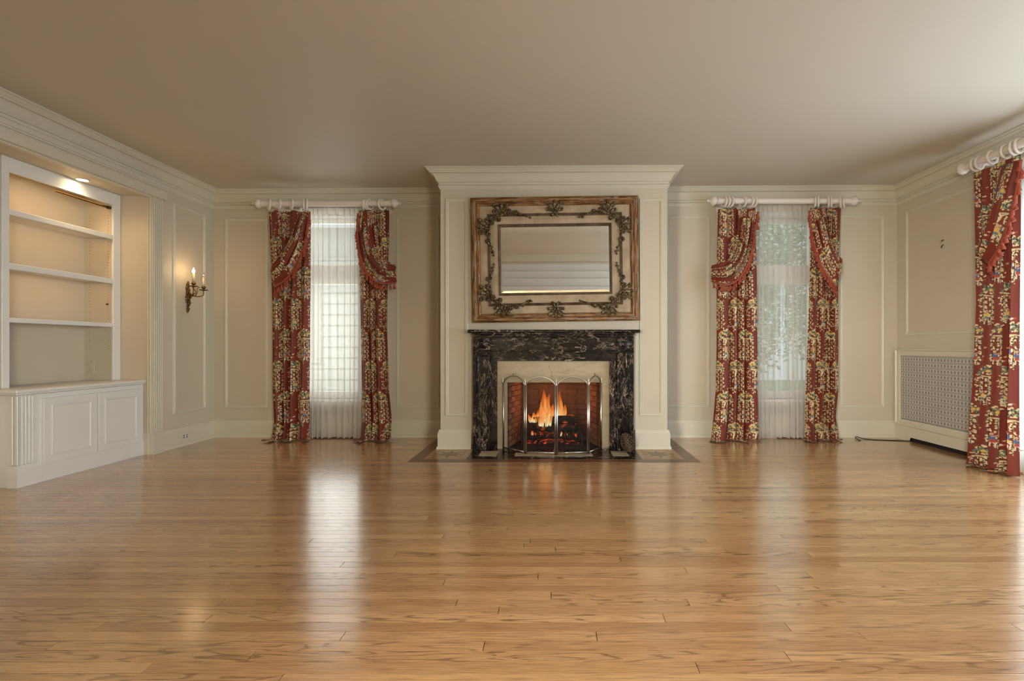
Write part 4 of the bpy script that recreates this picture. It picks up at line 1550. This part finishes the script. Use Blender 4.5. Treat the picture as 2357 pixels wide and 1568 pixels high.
def cloth(name, pts, uu, vv, mat, parent):          # pts (nv, nu, 3)
    nv, nu, _ = pts.shape
    idx = np.arange(nv * nu).reshape(nv, nu)
    faces = np.stack([idx[:-1, :-1], idx[:-1, 1:], idx[1:, 1:], idx[1:, :-1]], -1).reshape(-1, 4)
    me = bpy.data.meshes.new(name)
    me.vertices.add(nv * nu)
    me.vertices.foreach_set('co', pts.astype(np.float32).ravel())
    me.loops.add(faces.size)
    me.polygons.add(len(faces))
    me.polygons.foreach_set('loop_start', np.arange(0, faces.size, 4, dtype=np.int32))
    me.loops.foreach_set('vertex_index', faces.ravel().astype(np.int32))
    me.polygons.foreach_set('use_smooth', np.ones(len(faces), bool))
    me.update(calc_edges=True)
    if uu is not None:
        at = me.color_attributes.new('print', 'FLOAT_COLOR', 'POINT')
        c = np.ones((nv * nu, 4), np.float32)
        c[:, :3] = sample(uu, vv).reshape(-1, 3)
        at.data.foreach_set('color', c.ravel())
    me.materials.append(mat)
    o = bpy.data.objects.new(name, me)
    COL.objects.link(o)
    if parent:
        o.parent = parent
    return o


# one tassel, shared
tm = MB()
tm.sphere((0, 0, -.006), .0055, 7, 4)
tm.lathe([(.004, -.010), (.0075, -.016), (.0105, -.034), (.0095, -.036), (.001, -.034)], (0, 0, 0), 'z', 8)
TASSEL = tm.mesh('tassel')
TASSEL.materials.append(M['tassel'])


class Wall:                              # s along the wall, n out from it into the room
    def __init__(s, side):
        s.side = side

    def world(s, S, N, Z):
        if s.side == 'back':
            return np.stack([S, YB - N, Z], -1)
        return np.stack([XR - N, S, Z], -1)

    def px(s, px, py, n):                # photograph pixel at distance n from the wall -> (s, z)
        if s.side == 'back':
            q = P(px, py, YB - n)
            return q.x, q.z
        q = PX(px, py, XR - n)
        return q.y, q.z


def drape(wall, label, edges, folds, A, B, seed, n0=.19, inner=1, ntas=30):
    """edges: (py, pxL, pxR); A upper fold line of the swag, B trimmed hem (pixels, from the inner top corner outwards)"""
    rg = random.Random(seed)
    t = thing('curtain', label, 'curtain', 'printed red curtains')
    W = Wall(wall)
    L = [W.px(l, y_, n0) for y_, l, r in edges]
    R = [W.px(r, y_, n0) for y_, l, r in edges]
    zs = np.array([a[1] for a in L])[::-1]
    sl = np.array([a[0] for a in L])[::-1]
    sr = np.array([a[0] for a in R])[::-1]
    ztop = max(L[0][1], R[0][1])
    zt_l, zt_r = L[0][1], R[0][1]
    width = abs(sr[-1] - sl[-1])
    WF = width * 2.0
    nu = int(WF / .0040)
    pud = .085
    LV = ztop - .008 + pud
    nv = int(LV / .0038)
    tt = np.linspace(0, 1, nu)[None, :]
    vv = np.linspace(0, LV, nv)[:, None]
    z = np.maximum(ztop - vv, .008)
    over = np.maximum(vv - (ztop - .008), 0)
    zz = np.broadcast_to(z, (nv, nu)).copy()
    p1, p2, p3 = rg.uniform(0, 6), rg.uniform(0, 6), rg.uniform(0, 6)
    ph = 2 * math.pi * folds * (tt + .035 * np.sin(2 * math.pi * tt * 1.4 + p1)) + p2 + .55 * np.sin(z * 1.3 + p3) * np.sin(2 * math.pi * tt)
    down = np.clip((ztop - z) / 2.2, 0, 1)
    amp = .022 + .020 * down
    fold = np.sin(ph) + .28 * np.sin(2 * ph + p1) + .18 * np.sin(ph * .5 + p2)
    N = n0 + amp * fold + .02 * down
    s0 = np.interp(z, zs, sl)
    s1 = np.interp(z, zs, sr)
    S = s0 + (s1 - s0) * (tt + .30 / folds / (2 * math.pi) * np.sin(2 * ph + .5) * (.4 + .6 * down))
    # pooling on the floor
    flare = over / pud
    N = N + over * (.65 + .55 * np.sin(ph * .5 + p3)) + flare * .02
    S = S + flare * (tt - .5) * .10 + flare * .015 * np.sin(ph)
    zz = zz + flare * (.008 + .008 * (np.sin(ph * 1.5 + p1) + 1)) * np.sin(np.clip(flare, 0, 1) * 2.6) - flare * 0.0
    zz = np.maximum(zz, .004)
    # heading: small scallops at the top
    head = np.exp(-vv / .03)
    zz = zz - head * .012 * (np.cos(ph) + 1) * .5
    if wall != 'back':
        zz = zz + 0 * tt
    mrow = nv // 2
    arc = np.concatenate([[0], np.cumsum(np.hypot(np.diff(S[mrow]), np.diff(N[mrow])))])[None, :]
    U = np.broadcast_to(arc + rg.uniform(0, TW), (nv, nu))
    V = np.broadcast_to((ztop - vv) - .81, (nv, nu))
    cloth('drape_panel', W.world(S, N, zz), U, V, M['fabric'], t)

    # swag
    nA, nB = n0 + .05, n0 + .11
    pa = catmull([W.px(x, y_, nA) for x, y_ in A], 280)
    pb = catmull([W.px(x, y_, nB) for x, y_ in B], 280)
    na, nb = 280, 130
    u = np.linspace(0, 1, na)[None, :]
    v = np.linspace(0, 1, nb)[:, None]
    vw = v + .045 * np.sin(2 * math.pi * 3.2 * v + 1.3) * np.sin(math.pi * v)
    S = pa[None, :, 0] * (1 - vw) + pb[None, :, 0] * vw
    Z = pa[None, :, 1] * (1 - vw) + pb[None, :, 1] * vw
    env = np.clip(u * 5, 0, 1) * (1 - .35 * np.clip((u - .75) * 4, 0, 1))
    N = nA + (nB - nA) * np.sin(v * math.pi / 2) + .030 * (np.sin(2 * math.pi * 4.2 * v - .6 + 1.2 * u) + .3 * np.sin(2 * math.pi * 8.4 * v + 1.0)) * env * np.sin(math.pi * np.clip(v * .9 + .05, 0, 1))
    N = N + .035 * np.sin(math.pi * u) * np.sin(math.pi * v) - .10 * np.clip((u - .88) / .12, 0, 1) ** 2
    ln = float(np.sum(np.linalg.norm(np.diff(pb, axis=0), axis=1)))
    wd = float(np.linalg.norm(pa[150] - pb[150])) * 1.5
    mc = na // 2
    arc = np.concatenate([[0], np.cumsum(np.sqrt(np.diff(S[:, mc]) ** 2 + np.diff(Z[:, mc]) ** 2 + np.diff(N[:, mc]) ** 2))])[:, None]
    U = np.broadcast_to(arc, (nb, na)) + rg.uniform(0, TW)
    V = np.broadcast_to(u * ln, (nb, na)) * -1.0 + rg.uniform(0, TH)
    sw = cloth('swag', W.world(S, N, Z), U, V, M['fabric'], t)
    hem = W.world(S[-1], N[-1] + .004, Z[-1])
    MB().tube([tuple(p) for p in hem[::4]], .0105, 8).build('trim_cord', M['cord'], sw, True)
    for k in range(ntas):
        q = hem[int((k + .5) / ntas * (na - 1))]
        sc_ = rg.uniform(1.25, 1.55)
        m = Matrix.Translation((q[0], q[1], q[2] - .012)) @ Matrix.Rotation(rg.uniform(-.25, .25), 4, 'Y') @ Matrix.Rotation(rg.uniform(-.25, .25), 4, 'X') @ Matrix.Diagonal((sc_ * 1.1, sc_ * 1.1, sc_ * 1.15, 1))
        inst('tassel', TASSEL, sw, m)
    return t


drape('back', 'red printed curtain left of the left back window with swag and tassels',
      [(485, 616, 712), (560, 619, 712), (700, 624, 711), (900, 625, 709), (975, 628, 709), (1012, 622, 709)], 4.3,
      [(688, 487), (674, 535), (656, 568), (638, 592), (614, 613)],
      [(713, 492), (707, 530), (702, 562), (692, 590), (676, 622), (656, 646), (636, 658), (620, 664)], 11)
drape('back', 'red printed curtain right of the left back window with swag and tassels',
      [(482, 823, 896), (560, 824, 896), (640, 826, 893), (760, 828, 892), (900, 831, 897), (960, 832, 903), (1012, 828, 901)], 3.6,
      [(862, 484), (868, 540), (877, 580), (890, 600), (905, 606)],
      [(824, 492), (823, 540), (828, 580), (836, 608), (848, 632), (866, 649), (886, 653), (906, 648)], 12)
drape('back', 'red printed curtain left of the right back window with rounded swag',
      [(479, 1655, 1738), (600, 1652, 1741), (800, 1652, 1742), (900, 1650, 1742), (960, 1645, 1743), (1012, 1640, 1744)], 4.0,
      [(1700, 480), (1695, 540), (1685, 580), (1668, 602), (1644, 608)],
      [(1745, 488), (1738, 530), (1732, 570), (1722, 605), (1706, 634), (1686, 652), (1664, 656), (1643, 645)], 13)
drape('back', 'red printed curtain right of the right back window with pointed swag',
      [(476, 1868, 1938), (600, 1868, 1932), (750, 1863, 1932), (900, 1858, 1932), (960, 1857, 1926), (1012, 1856, 1934)], 4.2,
      [(1900, 477), (1908, 530), (1920, 570), (1932, 590), (1948, 604)],
      [(1862, 486), (1866, 530), (1874, 570), (1886, 604), (1900, 630), (1916, 652), (1934, 668)], 14)
drape('right', 'red printed curtain on the right wall cut by the edge of the picture',
      [(398, 2245, 2349), (560, 2252, 2350), (700, 2257, 2349), (850, 2254, 2349), (960, 2247, 2350), (1040, 2242, 2351), (1078, 2238, 2352)], 4.4,
      [(2302, 386), (2292, 440), (2277, 500), (2262, 545), (2241, 578)],
      [(2351, 368), (2345, 420), (2335, 470), (2322, 520), (2304, 565), (2284, 598), (2262, 622)], 15, n0=.22)


# ------------------------------------------------------------------ curtain rods
def rod(wall, label, s0, s1, z, n, rings):
    t = thing('curtain_rod', label, 'curtain rod', 'white wooden curtain rods')
    W = Wall(wall)
    ax = 'x' if wall == 'back' else 'y'
    c = lambda s, nn=n, zz=z: tuple(W.world(np.array(s), np.array(nn), np.array(zz)))
    MB().lathe([(.001, s0 + .12), (.0325, s0 + .12), (.0325, s1 - .12), (.001, s1 - .12)] if s1 > s0 else [(.001, s0 - .12), (.0325, s0 - .12), (.0325, s1 + .12), (.001, s1 + .12)], (0, YB - n, z) if ax == 'x' else (XR - n, 0, z), ax, 24).build('pole', M['rod'], t, True, 40)
    for s, d in ((s0, 1 if s1 > s0 else -1), (s1, -1 if s1 > s0 else 1)):
        prof = [(.001, .0), (.010, .002), (.015, .012), (.010, .024), (.014, .030), (.030, .040), (.046, .058), (.050, .072), (.046, .086), (.034, .100), (.026, .108), (.036, .114), (.036, .122), (.030, .130)]
        prof = [(r, s + d * h) for r, h in prof]
        MB().lathe(prof, (0, YB - n, z) if ax == 'x' else (XR - n, 0, z), ax, 48, 12, .05).build('finial', M['rod'], t, True, 50)
        sb = s + d * .20
        b = MB()
        if wall == 'back':
            b.bbox(sb - .02, sb + .02, YB - n, YB - .002, z - .018, z + .018, .006)
            b.bbox(sb - .035, sb + .035, YB - .022, YB - .001, z - .06, z + .05, .006)
        else:
            b.bbox(XR - n, XR - .002, sb - .02, sb + .02, z - .018, z + .018, .006)
            b.bbox(XR - .022, XR - .001, sb - .035, sb + .035, z - .06, z + .05, .006)
        b.build('bracket', M['rod'], t)
    for s, tilt in rings:
        r = MB().torus((0, 0, 0), .0515, .0105, 'x', 28, 8)
        o = r.build('ring', M['rod'], t, True)
        o.matrix_local = Matrix.Translation(c(s, n, z - .011)) @ Matrix.Rotation((0 if wall == 'back' else math.pi / 2) + tilt, 4, 'Z')
    return t


NR = .22
sx = lambda px: (px - VX) / F * (YB - NR)
zl, zr_ = 1 - (468.5 - VY) / F * (YB - NR), 1 - (462.5 - VY) / F * (YB - NR)
rod('back', 'white wooden curtain rod with ribbed finials over the left back window', sx(580), sx(924), zl, NR, [(sx(p), tl) for p, tl in ((619, .75), (643, .7), (671, .7), (699, .45), (705, .6), (838, .15), (845, -.25), (851, -.4), (879, -.45))])
rod('back', 'white wooden curtain rod with ribbed finials over the right back window', sx(1627), sx(1981), zr_, NR, [(sx(p), tl) for p, tl in ((1667, .2), (1674, .3), (1681, .4), (1710, .35), (1727, .3), (1734, .45), (1876, -.4), (1884, -.5), (1907, -.45), (1914, -.55), (1935, -.55), (1943, -.65))])
rod('right', 'white wooden curtain rod on the right wall running out of the picture', 4.34, 2.0, 2.545, .235, [(4.14, .2), (4.10, .3), (3.98, .2), (3.86, .2), (3.79, .25), (3.75, .3)])


# ------------------------------------------------------------------ sheer curtains
def sheer(wall, label, sA, sB, ztop, n, folds, seed):
    rg = random.Random(seed)
    W = Wall(wall)
    t = thing('sheer_curtain', label, 'sheer curtain', 'white sheer curtains')
    nu, nv = 620, 60
    tt = np.linspace(0, 1, nu)[None, :]
    z = np.linspace(ztop - .075, .012, nv)[:, None]
    down = (ztop - z) / ztop
    p1, p2 = rg.uniform(0, 6), rg.uniform(0, 6)
    ph = 2 * math.pi * folds * (tt + .03 * np.sin(2 * math.pi * 1.7 * tt + p1)) + .5 * np.sin(down * 2.2 + p2) * np.sin(2 * math.pi * tt * 1.5)
    f = np.sin(ph) + .35 * np.sin(2.0 * ph + p2) + .3 * np.sin(.37 * ph + p1)
    N = n + (.010 + .022 * down) * f
    S = sA + (sB - sA) * (tt + (1.2 + .5 * np.sin(2 * math.pi * 2.3 * tt + p2)) / folds / (2 * math.pi) * np.sin(ph + 1.2))
    zz = np.broadcast_to(z, (nv, nu))
    cloth('voile', W.world(S, N, zz), None, None, M['sheer'], t)
    z2 = np.linspace(ztop, ztop - .075, 8)[:, None]
    N2 = n + .004 + .012 * np.sign(np.sin(ph[0:1])) * np.abs(np.sin(ph[0:1])) ** .4 + 0 * z2
    cloth('heading_tape', W.world(np.broadcast_to(S[0:1], N2.shape), N2, np.broadcast_to(z2, N2.shape)), None, None, M['sheer_head'], t)
    zh = np.linspace(.070, .012, 6)[:, None]
    cloth('hem', W.world(np.broadcast_to(S[-1:], (6, nu)), np.broadcast_to(N[-1:] - .003, (6, nu)), np.broadcast_to(zh, (6, nu))), None, None, M['sheer'], t)


sheer('back', 'white sheer curtain at the bright left back window', (690 - VX) / F * 5.33, (842 - VX) / F * 5.33, 2.505, .10, 11, 5)
sheer('back', 'white sheer curtain at the greenish right back window', (1728 - VX) / F * 5.33, (1878 - VX) / F * 5.33, 2.535, .10, 12, 6)
sheer('right', 'white sheer curtain behind the right wall curtain at the picture edge', 3.90, 3.30, 2.48, .13, 7, 8)

# ------------------------------------------------------------------ outside the back windows
g = MB().box(-14, 16, -10, 22, -0.55, -0.5)
struct(g.build('ground_outside', M['grass']))
nh = thing('neighbour_house', 'white clapboard house outside the left back window', 'house')
MB().box(-8.5, 0.2, 9.1, 12, -.5, 3.2).build('wall', M['siding'], nh)
for k in range(18):
    z = -.4 + k * .2
    MB().hexa([(-8.5, 9.055, z), (.2, 9.055, z), (.2, 9.1, z), (-8.5, 9.1, z), (-8.5, 9.085, z + .2), (.2, 9.085, z + .2), (.2, 9.1, z + .2), (-8.5, 9.1, z + .2)]).build('clapboard', M['siding'], nh)
MB().hexa([(-9, 8.6, 3.15), (.6, 8.6, 3.15), (.6, 12, 5.4), (-9, 12, 5.4), (-9, 8.6, 3.3), (.6, 8.6, 3.3), (.6, 12, 5.5), (-9, 12, 5.5)]).build('roof', M['roof'], nh)
wn = MB().bbox(-5.2, -4.3, 9.02, 9.07, .7, 2.3).build('window', M['white'], nh)
MB().box(-5.1, -4.4, 9.01, 9.03, .8, 2.2).build('pane', M['roof'], wn)


def tree(x, yy, h, r, lab, seed):
    rg = random.Random(seed)
    t = thing('garden_tree', lab, 'tree', 'garden trees outside')
    MB().tube([(x, yy, -.5), (x + .05, yy, h * .4), (x - .05, yy, h * .8)], .12, 8, rs=[.14, .10, .05]).build('trunk', M['bark'], t, True)
    mb = MB()
    for k in range(7000):
        a, b, rr = rg.uniform(0, 6.28), rg.uniform(-1, 1), r * rg.random() ** .4
        q = math.sqrt(1 - b * b)
        c = Vector((x + rr * q * math.cos(a), yy + rr * q * math.sin(a), h * .55 + b * rr * (h * .5 / r)))
        d = Vector((rg.uniform(-1, 1), rg.uniform(-1, 1), rg.uniform(-1, 1))).normalized()
        e_ = d.orthogonal().normalized()
        s = rg.uniform(.035, .07)
        i = len(mb.v)
        mb.v += [tuple(c + d * s), tuple(c + e_ * s * .6), tuple(c - d * s), tuple(c - e_ * s * .6)]
        mb.f.append((i, i + 1, i + 2, i + 3))
    mb.build('foliage', M['leaf'], t)


tree(2.9, 8.6, 4.0, 1.15, 'leafy green tree seen through the left half of the right back window', 1)
tree(5.6, 9.2, 4.4, 1.3, 'leafy green tree seen through the right half of the right back window', 2)
tree(5.2, 12.9, 5.2, 1.9, 'taller leafy tree farther behind the right back window', 3)
